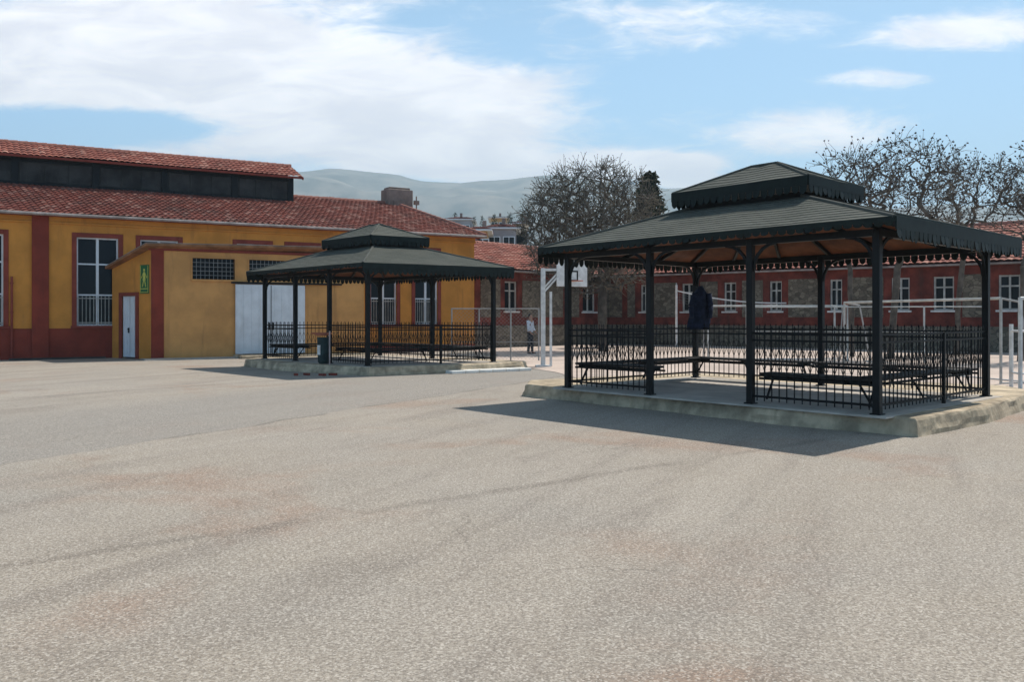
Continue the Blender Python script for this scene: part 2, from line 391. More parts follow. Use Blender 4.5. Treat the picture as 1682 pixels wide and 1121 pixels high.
# ------------------------------------------------------------------ tiled roofs with real waves and courses
def tile_slope(mb, p00, p10, p11, p01, tw=.24, th=.36, amp=.042, step=.045, nseg=6):
    """eave corners p00-p10, ridge corners p01-p11"""
    p00, p10, p11, p01 = map(Vector, (p00, p10, p11, p01))
    L = (p10 - p00).length; W = ((p01 - p00).length + (p11 - p10).length) / 2
    nrm = (p10 - p00).cross((p01 + p11) / 2 - (p00 + p10) / 2).normalized()
    if nrm.z < 0: nrm = -nrm
    nc = max(1, int(L / tw)); nr = max(1, int(W / th)); base = len(mb.v)
    if mb.uv is None: mb.uv = []
    cols = nc * nseg + 1; prev = None
    for r in range(nr):
        for e, vv in enumerate((r / nr, (r + 1) / nr)):
            for i in range(cols):
                u = i / (cols - 1)
                q = (p00.lerp(p10, u)).lerp(p01.lerp(p11, u), vv)
                ph = u * nc * 2 * math.pi
                hgt = .035 * mnoise.noise(Vector((u * L * .35, vv * W * .5, 5.5))) + amp * abs(math.sin(ph / 2)) + (step if e == 0 else 0) + .012 * mnoise.noise(Vector((u * nc * .7, r * .9, L)))
                q = q + nrm * hgt
                mb.v.append(tuple(q)); mb.uv.append((u * nc, r + .02 + .96 * e))
        a = base + (2 * r) * cols; b = a + cols
        for i in range(cols - 1):
            mb.f.append((a + i, a + i + 1, b + i + 1, b + i)); mb.m.append(0)
        if r > 0:
            pa = base + (2 * r - 1) * cols
            for i in range(cols - 1):
                mb.f.append((pa + i, pa + i + 1, a + i + 1, a + i)); mb.m.append(0)
    return mb
def ridge_caps(mb, a, b, r=.11, step=.38):
    a, b = Vector(a), Vector(b); n = max(1, int((b - a).length / step)); d = (b - a) / n
    for i in range(n):
        mb.tube(a + d * i, a + d * (i + 1.08), r * 1.12, r * .92, 8)
    return mb

# ------------------------------------------------------------------ gym building
GO = Vector((-19.22, 35.04, 0)); GU = Vector((.8536, .521, 0)); GN = Vector((-.521, .8536, 0)); UP = Vector((0, 0, 1))
def gs(px, d=0.0):      # distance along the facade for a photo column, at depth d behind the facade
    o = GO + GN * d; k = (px - CX) / F
    return (k * o.y - o.x) / (GU.x - k * GU.y)
def gp(s, d, z): return GO + GU * s + GN * d + UP * z
S0, S1 = -14.0, gs(779)
gym = thing('gym_hall', 'long ochre and red hall with tiled roof and raised dark clerestory', 'building', tuple(gp(S0, 0, 0)))
DG = 13.0
def wbox(mb, s0, s1, z0, z1, d0, d1, mi=0):
    mb.hexa([gp(s0, d0, z0), gp(s1, d0, z0), gp(s1, d1, z0), gp(s0, d1, z0), gp(s0, d0, z1), gp(s1, d0, z1), gp(s1, d1, z1), gp(s0, d1, z1)], mi)
wins = []
for (a, b) in ((-98, -14), (-70 + 0, 14), (118, 202), (223, 300), (382, 448), (467, 527), (603, 657), (676, 724)):
    wins.append((gs(a), gs(b)))
wins[0] = (gs(14) - (gs(202) - gs(118)) * 2 - .85, gs(14) - (gs(202) - gs(118)) - .85)
wins[1] = (gs(14) - (gs(202) - gs(118)), gs(14))
wins = [w_ for w_ in wins]
ZS, ZT, ZE = 1.18, 4.92, 5.62
# wall with real openings
wl = MB(); cur = S0; FR = .17
ops = [(a + FR, b - FR) for a, b in wins]
for (a, b) in ops:
    wbox(wl, cur, a, ZS, 5.58, 0, .35); wbox(wl, a, b, ZT - FR, 5.58, 0, .35); wbox(wl, a, b, ZS, ZS + .1, 0, .35); cur = b
wbox(wl, cur, S1, ZS, 5.58, 0, .35)
wbox(wl, S0, S0 + .35, 0, 5.58, .352, DG); wbox(wl, S1 - .35, S1, 0, 5.58, .352, DG); wbox(wl, S0 + .352, S1 - .352, 0, 5.58, DG - .35, DG - .002)
wl.build('wall', M['yellow'], gym)
pl = MB(); wbox(pl, S0 - .03, gs(300), 0, ZS - .003, -.04, .34); pl.build('plinth', M['red'], gym, bevel=.01)
pl = MB(); wbox(pl, gs(300) + .01, S1 + .01, .32, ZS - .003, -.012, .34); pl.build('lower_wall', M['yellow'], gym)
pl = MB(); wbox(pl, gs(300) + .01, S1 + .03, 0, .317, -.04, .34); pl.build('plinth', M['redtrim'], gym)
co = MB(); wbox(co, S0, S1 + .05, 5.22, 5.3, -.07, -.003); wbox(co, S0, S1 + .05, 5.302, 5.56, -.035, -.004)
co.build('cornice', M['yellow'], gym, bevel=.012)
for (a, b) in ((gs(52), gs(80)), (gs(52) - 8.6, gs(80) - 8.6)):
    pi = MB(); wbox(pi, a, b, .0, 5.56, -.12, -.045); pi.build('pilaster', M['red'], gym, bevel=.012)
def gym_window(a, b):
    fr = MB()
    wbox(fr, a, a + FR, ZS + .1, ZT, -.045, .06); wbox(fr, b - FR, b, ZS + .1, ZT, -.045, .06); wbox(fr, a + FR, b - FR, ZT - FR, ZT, -.045, .06)
    wo_ = fr.build('window', M['redtrim'], gym, bevel=.008)
    si = MB(); wbox(si, a - .04, b + .04, ZS + .0, ZS + .098, -.09, -.003); si.build('sill', M['redtrim'], wo_)
    i0, i1, z0, z1 = a + FR, b - FR, ZS + .1, ZT - FR
    gl = MB(); wbox(gl, i0, i1, z0, z1, .16, .18); gl.build('pane', M['glass'], wo_)
    fm = MB(); w_ = .045
    for zz in (z0, z0 + (z1 - z0) * .34, z0 + (z1 - z0) * .69, z1 - 2 * w_ + .03): wbox(fm, i0, i1, zz, zz + w_ * 1.3, .10, .155)
    mid = (i0 + i1) / 2
    for ss in (i0, mid - .05, i1 - .06): wbox(fm, ss, ss + (.1 if ss == mid - .05 else .06), z0, z1, .095, .157)
    fm.build('frame', M['white'], wo_)
    bars = MB(); n = 11
    for i in range(n):
        s_ = i0 + (i1 - i0) * (i + .5) / n; p = gp(s_, .04, z0 + .01); bars.tube(p, p + UP * (z1 - z0) * .335, .012, .012, 6)
    for zz in (z0 + .12, z0 + (z1 - z0) * .31): bars.beam(gp(i0, .04, zz), gp(i1, .04, zz), .015, .03)
    bars.build('bars', M['dullwhite'], wo_)
for a, b in wins: gym_window(a, b)
dp = MB(); q = gp(gs(19), -.10, 0); dp.tube(q + UP * .02, q + UP * 3.15, .045, .045, 10)
for zz in (.6, 1.8, 2.9): dp.box(q + UP * zz + GN * .05, (.13, .1, .04), (GU, GN, UP))
dp.build('drainpipe', M['redtrim'], gym)
# main roof
DR, ZR, EO = 6.5, 7.75, .42
re_ = S1 - 1.35
rf = MB(); e0 = gp(S0 - .4, -EO, ZE - .06); e1 = gp(S1 + .4, -EO, ZE - .06)
tile_slope(rf, e0, e1, gp(re_, DR, ZR), gp(S0 - .4, DR, ZR))
tile_slope(rf, gp(S0 - .4, DG + EO, ZE - .06), gp(S1 + .4, DG + EO, ZE - .06), gp(re_, DR, ZR), gp(S0 - .4, DR, ZR), nseg=2)
tile_slope(rf, e1, gp(S1 + .4, DG + EO, ZE - .06), gp(re_, DR + .01, ZR), gp(re_, DR, ZR), nseg=3)
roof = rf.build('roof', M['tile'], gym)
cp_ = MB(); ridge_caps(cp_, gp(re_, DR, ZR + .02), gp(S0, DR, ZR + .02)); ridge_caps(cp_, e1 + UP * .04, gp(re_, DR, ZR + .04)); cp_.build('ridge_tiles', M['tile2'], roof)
un = MB(); wbox(un, S0 - .38, S1 + .38, ZE - .13, ZE - .09, -EO + .02, .5); un.build('eave_board', M['redtrim'], roof)
gt = MB(); gt.tube(gp(S0 - .4, -EO - .06, ZE - .08), gp(S1 + .42, -EO - .06, ZE - .08), .06, .06, 8); gt.build('gutter', M['gutter'], roof)
# clerestory
CD0, CD1 = 5.1, 7.9; CE = gs(481, CD0)
cw = MB(); wbox(cw, S0, CE, 6.9, 8.5, CD0, CD1)
cler = cw.build('clerestory', M['darkclere'], gym)
ps = MB()
for px in (-240, -110, 24, 157, 270, 385, 477): s_ = gs(px, CD0); wbox(ps, s_ - .14, s_ + .14, 7.2, 8.48, CD0 - .07, CD0 - .002)
wbox(ps, S0, CE + .02, 7.34, 7.44, CD0 - .05, CD0 - .003); wbox(ps, S0, CE + .02, 8.3, 8.4, CD0 - .05, CD0 - .003)
ps.build('clerestory_post', M['black'], cler)
for i, (pa, pb) in enumerate(((30, 151), (163, 264), (276, 379), (391, 471))):
    a, b = gs(pa, CD0), gs(pb, CD0)
    sh = MB(); n = 3
    for k in range(n):
        wbox(sh, a + (b - a) * k / n + .04, a + (b - a) * (k + 1) / n - .04, 7.47, 8.27, CD0 - .03, CD0 - .004)
    sh.build('clerestory_window', M['darkclere'], cler)
ur = MB()
tile_slope(ur, gp(S0 - .4, CD0 - .5, 8.5), gp(CE + .35, CD0 - .5, 8.5), gp(CE + .35, 6.5, 9.28), gp(S0 - .4, 6.5, 9.28))
tile_slope(ur, gp(S0 - .4, CD1 + .5, 8.5), gp(CE + .35, CD1 + .5, 8.5), gp(CE + .35, 6.5, 9.28), gp(S0 - .4, 6.5, 9.28), nseg=2)
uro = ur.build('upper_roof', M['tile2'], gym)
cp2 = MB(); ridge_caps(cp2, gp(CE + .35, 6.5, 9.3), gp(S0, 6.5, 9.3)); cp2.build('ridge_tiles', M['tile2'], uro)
ub = MB(); ub.beam(gp(S0 - .4, CD0 - .52, 8.46), gp(CE + .36, CD0 - .52, 8.46), .05, .1); ub.beam(gp(CE + .36, CD0 - .5, 8.43), gp(CE + .36, 6.5, 9.21), .05, .12); ub.beam(gp(CE + .36, CD1 + .5, 8.43), gp(CE + .36, 6.5, 9.21), .05, .12)
wbox(ub, S0, CE, 8.502, 8.53, CD0 - .4, CD1 + .4)
ub.build('fascia', M['redtrim'], uro)
# chimney on the ridge
ch = MB(); sc = gs(652, DR); hw = 1.45 / 2
wbox(ch, sc - hw, sc + hw, 7.2, 8.5, DR - .5, DR + .5); cho = ch.build('chimney', M['chimney'], roof, bevel=.03)
cc = MB(); wbox(cc, sc - hw + .12, sc + hw - .12, 8.503, 8.62, DR - .38, DR + .38); wbox(cc, sc - hw + .3, sc + hw - .5, 7.15, 7.9, DR - .56, DR - .502); cc.build('chimney_cap', M['chimney'], cho, bevel=.02)
an = MB(); q = gp(gs(684, DR), DR, 7.5); an.tube(q, q + UP * .75, .035); an.box(q + UP * .4, (.28, .16, .22), (GU, GN, UP)); an.build('vent_pipe', M['chimney'], roof)

# ------------------------------------------------------------------ low annex against the hall
AC = G(248, 591); AB_ = gp(gs(183), -.01, 0)           # front corner, and corner at the hall
annex = thing('annex', 'low ochre annex with red corner strip and white sliding door', 'building', tuple(AC))
ns = (AB_ - AC); nsl = ns.length; ns = ns.normalized()   # direction of the side wall, going back
def as_(px): 
    k = (px - CX) / F; return (k * AC.y - AC.x) / (GU.x - k * GU.y)
AL = as_(598); ZA = 4.28
def ap(s, d, z): return AC + GU * s + GN * d + UP * z
def abox(mb, s0, s1, z0, z1, d0, d1, mi=0):
    mb.hexa([ap(s0, d0, z0), ap(s1, d0, z0), ap(s1, d1, z0), ap(s0, d1, z0), ap(s0, d0, z1), ap(s1, d0, z1), ap(s1, d1, z1), ap(s0, d1, z1)], mi)
w1 = (as_(316), as_(386)); w2 = (as_(409), as_(474)); dr = (as_(386), as_(500))
ZW0, ZW1 = 3.10, 3.93
fw = MB(); cur = 0
for a, b in (w1, w2):
    abox(fw, cur, a, 0, ZA, 0, .25); abox(fw, a, b, 0, ZW0, 0, .25); abox(fw, a, b, ZW1, ZA, 0, .25); cur = b
abox(fw, cur, AL, 0, ZA, 0, .25)
abox(fw, AL - .25, AL, 0, ZA, .252, 2.1)
ZB = 3.55
# side wall: a sloping-topped wall with a door opening
def sp_(k, off, z): # k: 0 front corner .. 1 at hall; off outwards
    nrm = Vector((-ns.y, ns.x, 0)); 
    if nrm.x > 0: nrm = -nrm
    return AC + ns * (nsl * k) + nrm * off + UP * z
def sbox(mb, k0, k1, z0, z1, o0, o1, mi=0, z1b=None):
    z1b = z1 if z1b is None else z1b
    mb.hexa([sp_(k0, o0, z0), sp_(k1, o0, z0), sp_(k1, o1, z0), sp_(k0, o1, z0), sp_(k0, o0, z1), sp_(k1, o0, z1b), sp_(k1, o1, z1b), sp_(k0, o1, z1)], mi)
def ks(px):
    k = (px - CX) / F; return ((k * AC.y - AC.x) / (ns.x - k * ns.y)) / nsl
def zside(k): return ZA + (ZB - ZA) * k
k0, k1 = ks(227), ks(198); ZD = 2.48
sbox(fw, .004, k0, 0, zside(0), -.25, .0, z1b=zside(k0)); sbox(fw, k1, .98, 0, zside(k1), -.25, 0, z1b=zside(.98)); sbox(fw, k0, k1, ZD, zside(k0), -.25, 0, z1b=zside(k1))
sw_ = MB(); sbox(sw_, .002, k0, 0, zside(0), .001, .004, z1b=zside(k0)); sbox(sw_, k1, .978, 0, zside(k1), .001, .004, z1b=zside(.98)); sbox(sw_, k0, k1, ZD, zside(k0), .001, .004, z1b=zside(k1)); sw_.build('side_wall', M['yellow'], annex)
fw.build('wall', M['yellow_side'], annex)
st = MB(); abox(st, .004, as_(269), 0, ZA - .01, -.03, -.002); st.build('corner_strip', M['red'], annex, bevel=.006)
# door on the side
dfm = MB(); sbox(dfm, k0 - .02, k0 + .05, 0, ZD + .1, .002, .05); sbox(dfm, k1 - .05, k1 + .02, 0, ZD + .1, .002, .05); sbox(dfm, k0 + .052, k1 - .052, ZD - .04, ZD + .1, .002, .05)
dfo = dfm.build('door', M['redtrim'], annex)
km = (k0 + k1) / 2
for a, b in ((k0 + .052, km - .006), (km + .006, k1 - .052)):
    lf = MB(); sbox(lf, a, b, .06, ZD - .045, -.08, -.03)
    for z0_, z1_ in ((.2, .95), (1.05, 1.6), (1.7, 2.3)): sbox(lf, a + .05, b - .05, z0_, z1_, -.028, -.015)
    lf.build('door_leaf', M['white'], dfo)
hd = MB(); hd.tube(sp_(km + .02, -.02, 1.15), sp_(km + .02, .04, 1.15), .02); hd.box(sp_(km + .02, -.01, 1.1), (.05, .05, .2)); hd.build('handle', M['black'], dfo)
# white sliding door
sd_ = MB(); abox(sd_, dr[0], dr[1], .14, 2.93, -.09, -.03); n = 9
so = sd_.build('sliding_door', M['white'], annex, bevel=.01)
rb = MB()
for i in range(n + 1): s_ = dr[0] + (dr[1] - dr[0] - .05) * i / n; abox(rb, s_, s_ + .035, .15, 2.92, -.104, -.092)
rb.build('rib', M['white'], so)
hd = MB(); mid = (dr[0] + dr[1]) / 2; abox(hd, mid - .012, mid + .012, .16, 2.9, -.108, -.105); hd.build('door_gap', M['black'], so)
hd = MB(); abox(hd, mid + .06, mid + .1, 1.1, 1.4, -.13, -.109); abox(hd, mid - .1, mid - .06, 1.1, 1.4, -.13, -.109); hd.build('handle', M['black'], so)
tr = MB(); abox(tr, dr[0] - .15, as_(560), 2.96, 3.03, -.13, -.002); tr.build('door_track', M['black'], annex)
for a, b in (w1, w2):
    wf = MB(); e = .05
    abox(wf, a - e, b + e, ZW1, ZW1 + e, -.03, .1); abox(wf, a - e, b + e, ZW0 - .07, ZW0, -.07, .1); abox(wf, a - e, a, ZW0, ZW1, -.03, .1); abox(wf, b, b + e, ZW0, ZW1, -.03, .1)
    wo_ = wf.build('window', M['yellow_side'], annex)
    gl = MB(); abox(gl, a, b, ZW0, ZW1, .17, .19); gl.build('pane', M['glass'], wo_)
    br = MB(); n = 10
    for i in range(1, n): s_ = a + (b - a) * i / n; br.tube(ap(s_, .06, ZW0), ap(s_, .06, ZW1), .009, .009, 6)
    for i in range(1, 5): z_ = ZW0 + (ZW1 - ZW0) * i / 5; br.tube(ap(a, .085, z_), ap(b, .085, z_), .009, .009, 6)
    br.build('bars', M['steel'], wo_)
# roof slab, rising from the hall to the front edge
rs = MB()
def slab(z_off, th):
    fl, fr_ = ap(-.25, -.35, ZA + z_off + .03), ap(AL + .3, -.35, ZA + z_off + .2)
    bl, br_ = gp(gs(172), -.05, ZB + z_off - .04), gp(gs(172), -.05, ZB + z_off) + GU * ((fr_ - fl).length + 1.0)
    return [fl, fr_, br_, bl], [v + UP * th for v in (fl, fr_, br_, bl)]
lo, hi = slab(0.01, .09); rs.hexa(lo + hi)
ro = rs.build('roof', M['edge'], annex, bevel=.01)
up_ = MB(); lo, hi = slab(.103, .02); up_.hexa(lo + hi); up_.build('roof_sheet', M['gutter'], ro)
bd = MB(); abox(bd, -.1, AL, ZA - .11, ZA - .004, -.05, -.034); bd.build('red_band', M['redtrim'], annex)
# green sign on the side wall
ka, kb = ks(245.5), ks(231.5)
sg = MB(); sbox(sg, ka, kb, 2.52, 3.62, .012, .04)
sgo = sg.build('emergency_sign', M['green']); tag(sgo, 'narrow green emergency sign with yellow figure on annex side wall', 'sign')
fg = MB(); kc = (ka + kb) / 2; dk = (kb - ka)
fg.tube(sp_(kc, .043, 3.42), sp_(kc, .048, 3.42), .055, .055, 10)
fg.hexa([sp_(kc - dk * .16, .042, 3.02), sp_(kc + dk * .16, .042, 3.02), sp_(kc + dk * .16, .048, 3.02), sp_(kc - dk * .16, .048, 3.02), sp_(kc - dk * .1, .042, 3.35), sp_(kc + dk * .1, .042, 3.35), sp_(kc + dk * .1, .048, 3.35), sp_(kc - dk * .1, .048, 3.35)])
for sgn in (-1, 1):
    fg.beam(sp_(kc + sgn * dk * .05, .046, 3.03), sp_(kc + sgn * dk * .2, .046, 2.78), .006, .05)
    fg.beam(sp_(kc + sgn * dk * .1, .046, 3.3), sp_(kc + sgn * dk * .32, .046, 3.12), .006, .04)
sbox(fg, ka + dk * .08, kb - dk * .08, 2.69, 2.72, .042, .047); sbox(fg, ka + dk * .08, kb - dk * .08, 2.56, 2.58, .042, .047)
sbox(fg, ka + dk * .04, ka + dk * .09, 2.55, 3.59, .042, .047); sbox(fg, kb - dk * .09, kb - dk * .04, 2.55, 3.59, .042, .047)
fg.build('sign_figure', M['lemon'], sgo)
# strips of paving at the foot of the walls
sk = MB(); sk.prism([tuple((AB_ + GU * -.3 - GN * .25))[:2], tuple(gp(gs(14), -.6, 0))[:2], tuple(gp(gs(14), -.1, 0))[:2], tuple(AB_ + GU * -.2)[:2]][::-1], 0, .06)
tag(sk.build('wall_strip', M['strip']), 'dark strip at the foot of the hall', kind='structure')
sk = MB(); sk.prism([tuple(ap(-.4, -1.1, 0))[:2], tuple(ap(as_(392), -.8, 0))[:2], tuple(ap(as_(392), -.1, 0))[:2], tuple(ap(-.4, -.1, 0))[:2]], 0, .05)
tag(sk.build('apron', M['slab']), 'pale concrete apron along the annex', kind='structure')
sk = MB(); sk.prism([tuple(ap(dr[0] - .1, -1.3, 0))[:2], tuple(ap(AL, -1.1, 0))[:2], tuple(ap(AL, -.12, 0))[:2], tuple(ap(dr[0] - .1, -.12, 0))[:2]], 0, .12)
tag(sk.build('door_step', M['concrete'], bevel=.02), 'concrete step before the sliding door', 'step', kind='structure')

# ------------------------------------------------------------------ gazebos
def gazebo(A, U, V, z0, ze, label, plat_poly, plat_label):
    A, U, V = Vector((*A, 0)), Vector((*U, 0)), Vector((*V, 0)); u, v = U.normalized(), V.normalized()
    LU, LV = U.length, V.length; Mc = A + (U + V) / 2
    root = thing('gazebo', label, 'gazebo', (Mc.x, Mc.y, z0), 'two-tier gazebos in the yard')
    def q(a, b, z): return A + U * a + V * b + UP * z
    def m_(a, b, z): return Mc + u * a + v * b + UP * z
    # platform
    pm = MB(); n0 = len(plat_poly); poly = []
    for i in range(n0):
        a, b = Vector(plat_poly[i]), Vector(plat_poly[(i + 1) % n0]); k = max(1, int((b - a).length / .2))
        for j in range(k):
            p = a.lerp(b, j / k); jit = mnoise.noise(Vector((p.x * 1.3, p.y * 1.3, 1))) * .07 if j else 0
            poly.append((p.x + jit, p.y + jit * .7))
    n = len(poly); cx = sum(p[0] for p in poly) / n; cy = sum(p[1] for p in poly) / n
    rings = []
    for (ins, z) in ((0, -.02), (.01, .06), (.03, z0 * .5), (.05, z0 - .04), (.07, z0 - .01), (.12, z0)):
        for p in poly:
            d = Vector((cx - p[0], cy - p[1])); d.normalize()
            jz = mnoise.noise(Vector((p[0] * 2, p[1] * 2, z * 9))) * (.025 if 0 < z < z0 else 0); ji = mnoise.noise(Vector((p[0] * 1.7, p[1] * 1.7, z * 20))) * .035 if z > 0 and z < z0 else 0
            rings.append((p[0] + d.x * (ins + ji), p[1] + d.y * (ins + ji), z + jz))
    fs = []
    for r in range(5):
        for i in range(n): fs.append((r * n + i, r * n + (i + 1) % n, (r + 1) * n + (i + 1) % n, (r + 1) * n + i))
    fs.append(tuple(range(5 * n, 6 * n)))
    pm.add(rings, fs)
    po = pm.build('platform', M['concrete']); tag(po, plat_label, 'platform', 'raised gazebo platforms')
    fl = MB(); fl.prism([tuple(q(-.035, -.05, 0))[:2], tuple(q(-.035, 1.05, 0))[:2], tuple(q(1.035, 1.05, 0))[:2], tuple(q(1.035, -.05, 0))[:2]][::-1], z0 - .02, z0 + .006)
    fl.build('floor_slab', M['slab'], po)
    # posts
    PT = ze - .1
    posts = [(0, 0), (1 / 3, 0), (2 / 3, 0), (1, 0), (1, 1), (.5, 1), (0, 1)]
    for a, b in posts:
        mb = MB(); p = q(a, b, z0 - .03); mb.box(p + UP * (PT - z0) / 2, (.11, .11, PT - z0 + .03), (u, v, UP))
        mb.box(p + UP * .045, (.17, .17, .02), (u, v, UP))
        mb.build('post', M['black'], root, bevel=.006)
    # ring beams
    bm_ = MB()
    for (a0, b0, a1, b1) in ((0, 0, 1, 0), (0, 1, 1, 1), (0, 0, 0, 1), (1, 0, 1, 1)):
        bm_.beam(q(a0, b0, PT - .05), q(a1, b1, PT - .051 - .003 * b1), .09, .1)
    bm_.build('beam', M['black'], root)
    # knee braces, curved
    for a, b in posts:
        br = MB(); p = q(a, b, 0)
        dirs = []
        if b in (0, 1):
            if a > 0: dirs.append(-u)
            if a < 1: dirs.append(u)
        if a in (0, 1): dirs.append(v if b == 0 else -v)
        for d in dirs:
            pts = []
            for i in range(6):
                an = i / 5 * math.pi / 2
                pts.append(p + d * (.05 + .42 * (1 - math.cos(an))) + UP * (PT - .09 - .42 * (1 - math.sin(an))))
            for x0, x1 in zip(pts[:-1], pts[1:]): br.beam(x0, x1 + (x1 - x0) * .1, .035, .045)
        br.build('brace', M['black'], root)
    # lower roof
    ou, ov = LU / 2 + .44, LV / 2 + .41; iu, iv, zi = 1.2, .75, ze + .68
    co = [(-ou, -ov), (ou, -ov), (ou, ov), (-ou, ov)]; ci = [(-iu, -iv), (iu, -iv), (iu, iv), (-iu, iv)]
    def slopes(mat_, name, coo, cii, z_o, z_i, thick, N=14, close=False):
        mb = MB(); mb.uv = []
        for i in range(4):
            j = (i + 1) % 4
            o0, o1, i1, i0 = m_(*coo[i], z_o), m_(*coo[j], z_o), m_(*cii[j], z_i), m_(*cii[i], z_i)
            L = (o1 - o0).length; W = ((i0 + i1) / 2 - (o0 + o1) / 2).length
            nrm = (o1 - o0).cross((i0 + i1) / 2 - (o0 + o1) / 2).normalized(); nrm = nrm if nrm.z > 0 else -nrm
            nr = max(2, int(W / .14)); b = len(mb.v)
            for r in range(nr):
                for e in (0, 1):
                    vv = (r + e) / nr
                    for k in range(N + 1):
                        uu = k / N; pt = o0.lerp(o1, uu).lerp(i0.lerp(i1, uu), vv)
                        hh = (.009 if e == 0 else 0) + .02 * mnoise.noise(Vector((uu * L * .8, vv * W * .8, i * 3.1))) * min(1, 4 * uu, 4 * (1 - uu)) 
                        mb.v.append(tuple(pt + nrm * hh)); xx = (pt - o0).dot((o1 - o0).normalized()); mb.uv.append((xx + i * .11, vv * W + (.0 if e == 0 else -.0)))
                a_ = b + 2 * r * (N + 1); c_ = a_ + N + 1
                for k in range(N): mb.f.append((a_ + k, a_ + k + 1, c_ + k + 1, c_ + k)); mb.m.append(0)
                if r:
                    p_ = a_ - (N + 1)
                    for k in range(N): mb.f.append((p_ + k, p_ + k + 1, a_ + k + 1, a_ + k)); mb.m.append(0)
        o = mb.build(name, mat_, root)
        return o
    lower = slopes(M['shingle'], 'lower_roof', co, ci, ze, zi, .03)
    hp = MB()
    for i in range(4):
        hp = MB(); hp.tube(m_(*co[i], ze + .0), m_(*ci[i], zi + .01), .035, .035, 8); hp.build('hip_cap', M['shingle'], lower)
    sf = MB()
    for i in range(4):
        j = (i + 1) % 4; dz = .035
        sf.hexa([m_(*co[i], ze - dz - .02), m_(*co[j], ze - dz - .02), m_(*ci[j], zi - dz - .02), m_(*ci[i], zi - dz - .02), m_(*co[i], ze - dz), m_(*co[j], ze - dz), m_(*ci[j], zi - dz), m_(*ci[i], zi - dz)])
    sf.build('soffit', M['soffit'], lower)
    rt = MB()
    for i in range(4):
        j = (i + 1) % 4
        L = (Vector(co[j]) - Vector(co[i])).length; k = max(2, int(L / 1.05))
        for r in range(0, k + 1):
            f_ = r / k; a_ = Vector(co[i]).lerp(Vector(co[j]), f_); b_ = Vector(ci[i]).lerp(Vector(ci[j]), f_)
            if r < k: rt.beam(m_(*a_, ze - .095), m_(*b_, zi - .095), .05, .075)
    rt.build('rafter', M['black'], lower)
    # valance of hanging tabs
    def valance(cc, zt, hgt_, tab_, name='valance', par=None, front=1.0):
        mb = MB()
        for i in range(4):
            hgt, tab = (hgt_ * front, tab_ * front) if i == 0 else (hgt_, tab_)
            j = (i + 1) % 4; a_, b_ = m_(*cc[i], 0), m_(*cc[j], 0); d = (b_ - a_); L = d.length; d.normalize()
            out = d.cross(UP); out = out if out.dot((a_ + b_) / 2 - Mc) > 0 else -out
            mb.beam(a_ + out * .012 + UP * (zt - hgt / 2 + .01), b_ + out * .012 + UP * (zt - hgt / 2 + .01), .022, hgt)
            nt = int(L / .15); wd = L / nt
            for k in range(nt):
                x0 = a_ + d * (k * wd + wd * .06) + out * .012; x1 = a_ + d * ((k + 1) * wd - wd * .06) + out * .012
                zb = zt - hgt + .012; dp_ = tab * (.85 + .3 * random.random()); bend = out * random.uniform(-.015, .02)
                prof = [(0, 0), (0, .55), (.25, .9), (.5, 1), (.75, .9), (1, .55), (1, 0)]
                vs = [x0.lerp(x1, a) + UP * (zb - dp_ * b) + bend * b for a, b in prof]
                vs2 = [p + out * .008 for p in vs]; n = len(vs)
                mb.add(vs + vs2, [tuple(range(n)), tuple(range(2 * n - 1, n - 1, -1))] + [(a, n + a, n + (a + 1) % n, (a + 1) % n) for a in range(n)])
        return mb.build(name, M['valance'], par or root)
    valance(co, ze + .0, .17, .15, par=lower, front=.42)
    # upper tier
    au, av, zu, zp = 1.45, 1.0, ze + .97, ze + 1.43
    tu = [(-au, -av), (au, -av), (au, av), (-au, av)]; tp = [(-.28, -.02), (.28, -.02), (.28, .02), (-.28, .02)]
    upper = slopes(M['shingle'], 'upper_roof', tu, tp, zu, zp, .03, N=10)
    hp = MB()
    for i in range(4): hp = MB(); hp.tube(m_(*tu[i], zu), m_(*tp[i], zp + .01), .03, .03, 8); hp.build('hip_cap', M['shingle'], upper)
    hp = MB(); hp.tube(m_(-.28, 0, zp + .01), m_(.28, 0, zp + .01), .035, .035, 8); hp.build('ridge_cap', M['shingle'], upper)
    sf = MB()
    sf.hexa([m_(*p, zu - .05) for p in tu] + [m_(*p, zu - .03) for p in tu]); sf.build('soffit', M['valance'], upper)
    valance(tu, zu, .16, .14, par=upper)
    wl_ = MB()
    for i in range(4):
        j = (i + 1) % 4; a_, b_ = m_(*ci[i], 0), m_(*ci[j], 0)
        wl_.beam(a_ + UP * (zi + .03), b_ + UP * (zi + .031), .04, .1)
        k = 4 if (a_ - b_).length > 2 else 3
        for r in range(k):
            p = a_.lerp(b_, r / k); wl_.box(p + UP * (zi + .08 + (zu - zi) / 2 - .05), (.05, .05, zu - zi), (u, v, UP))
    wl_.build('louvre_frame', M['black'], upper)
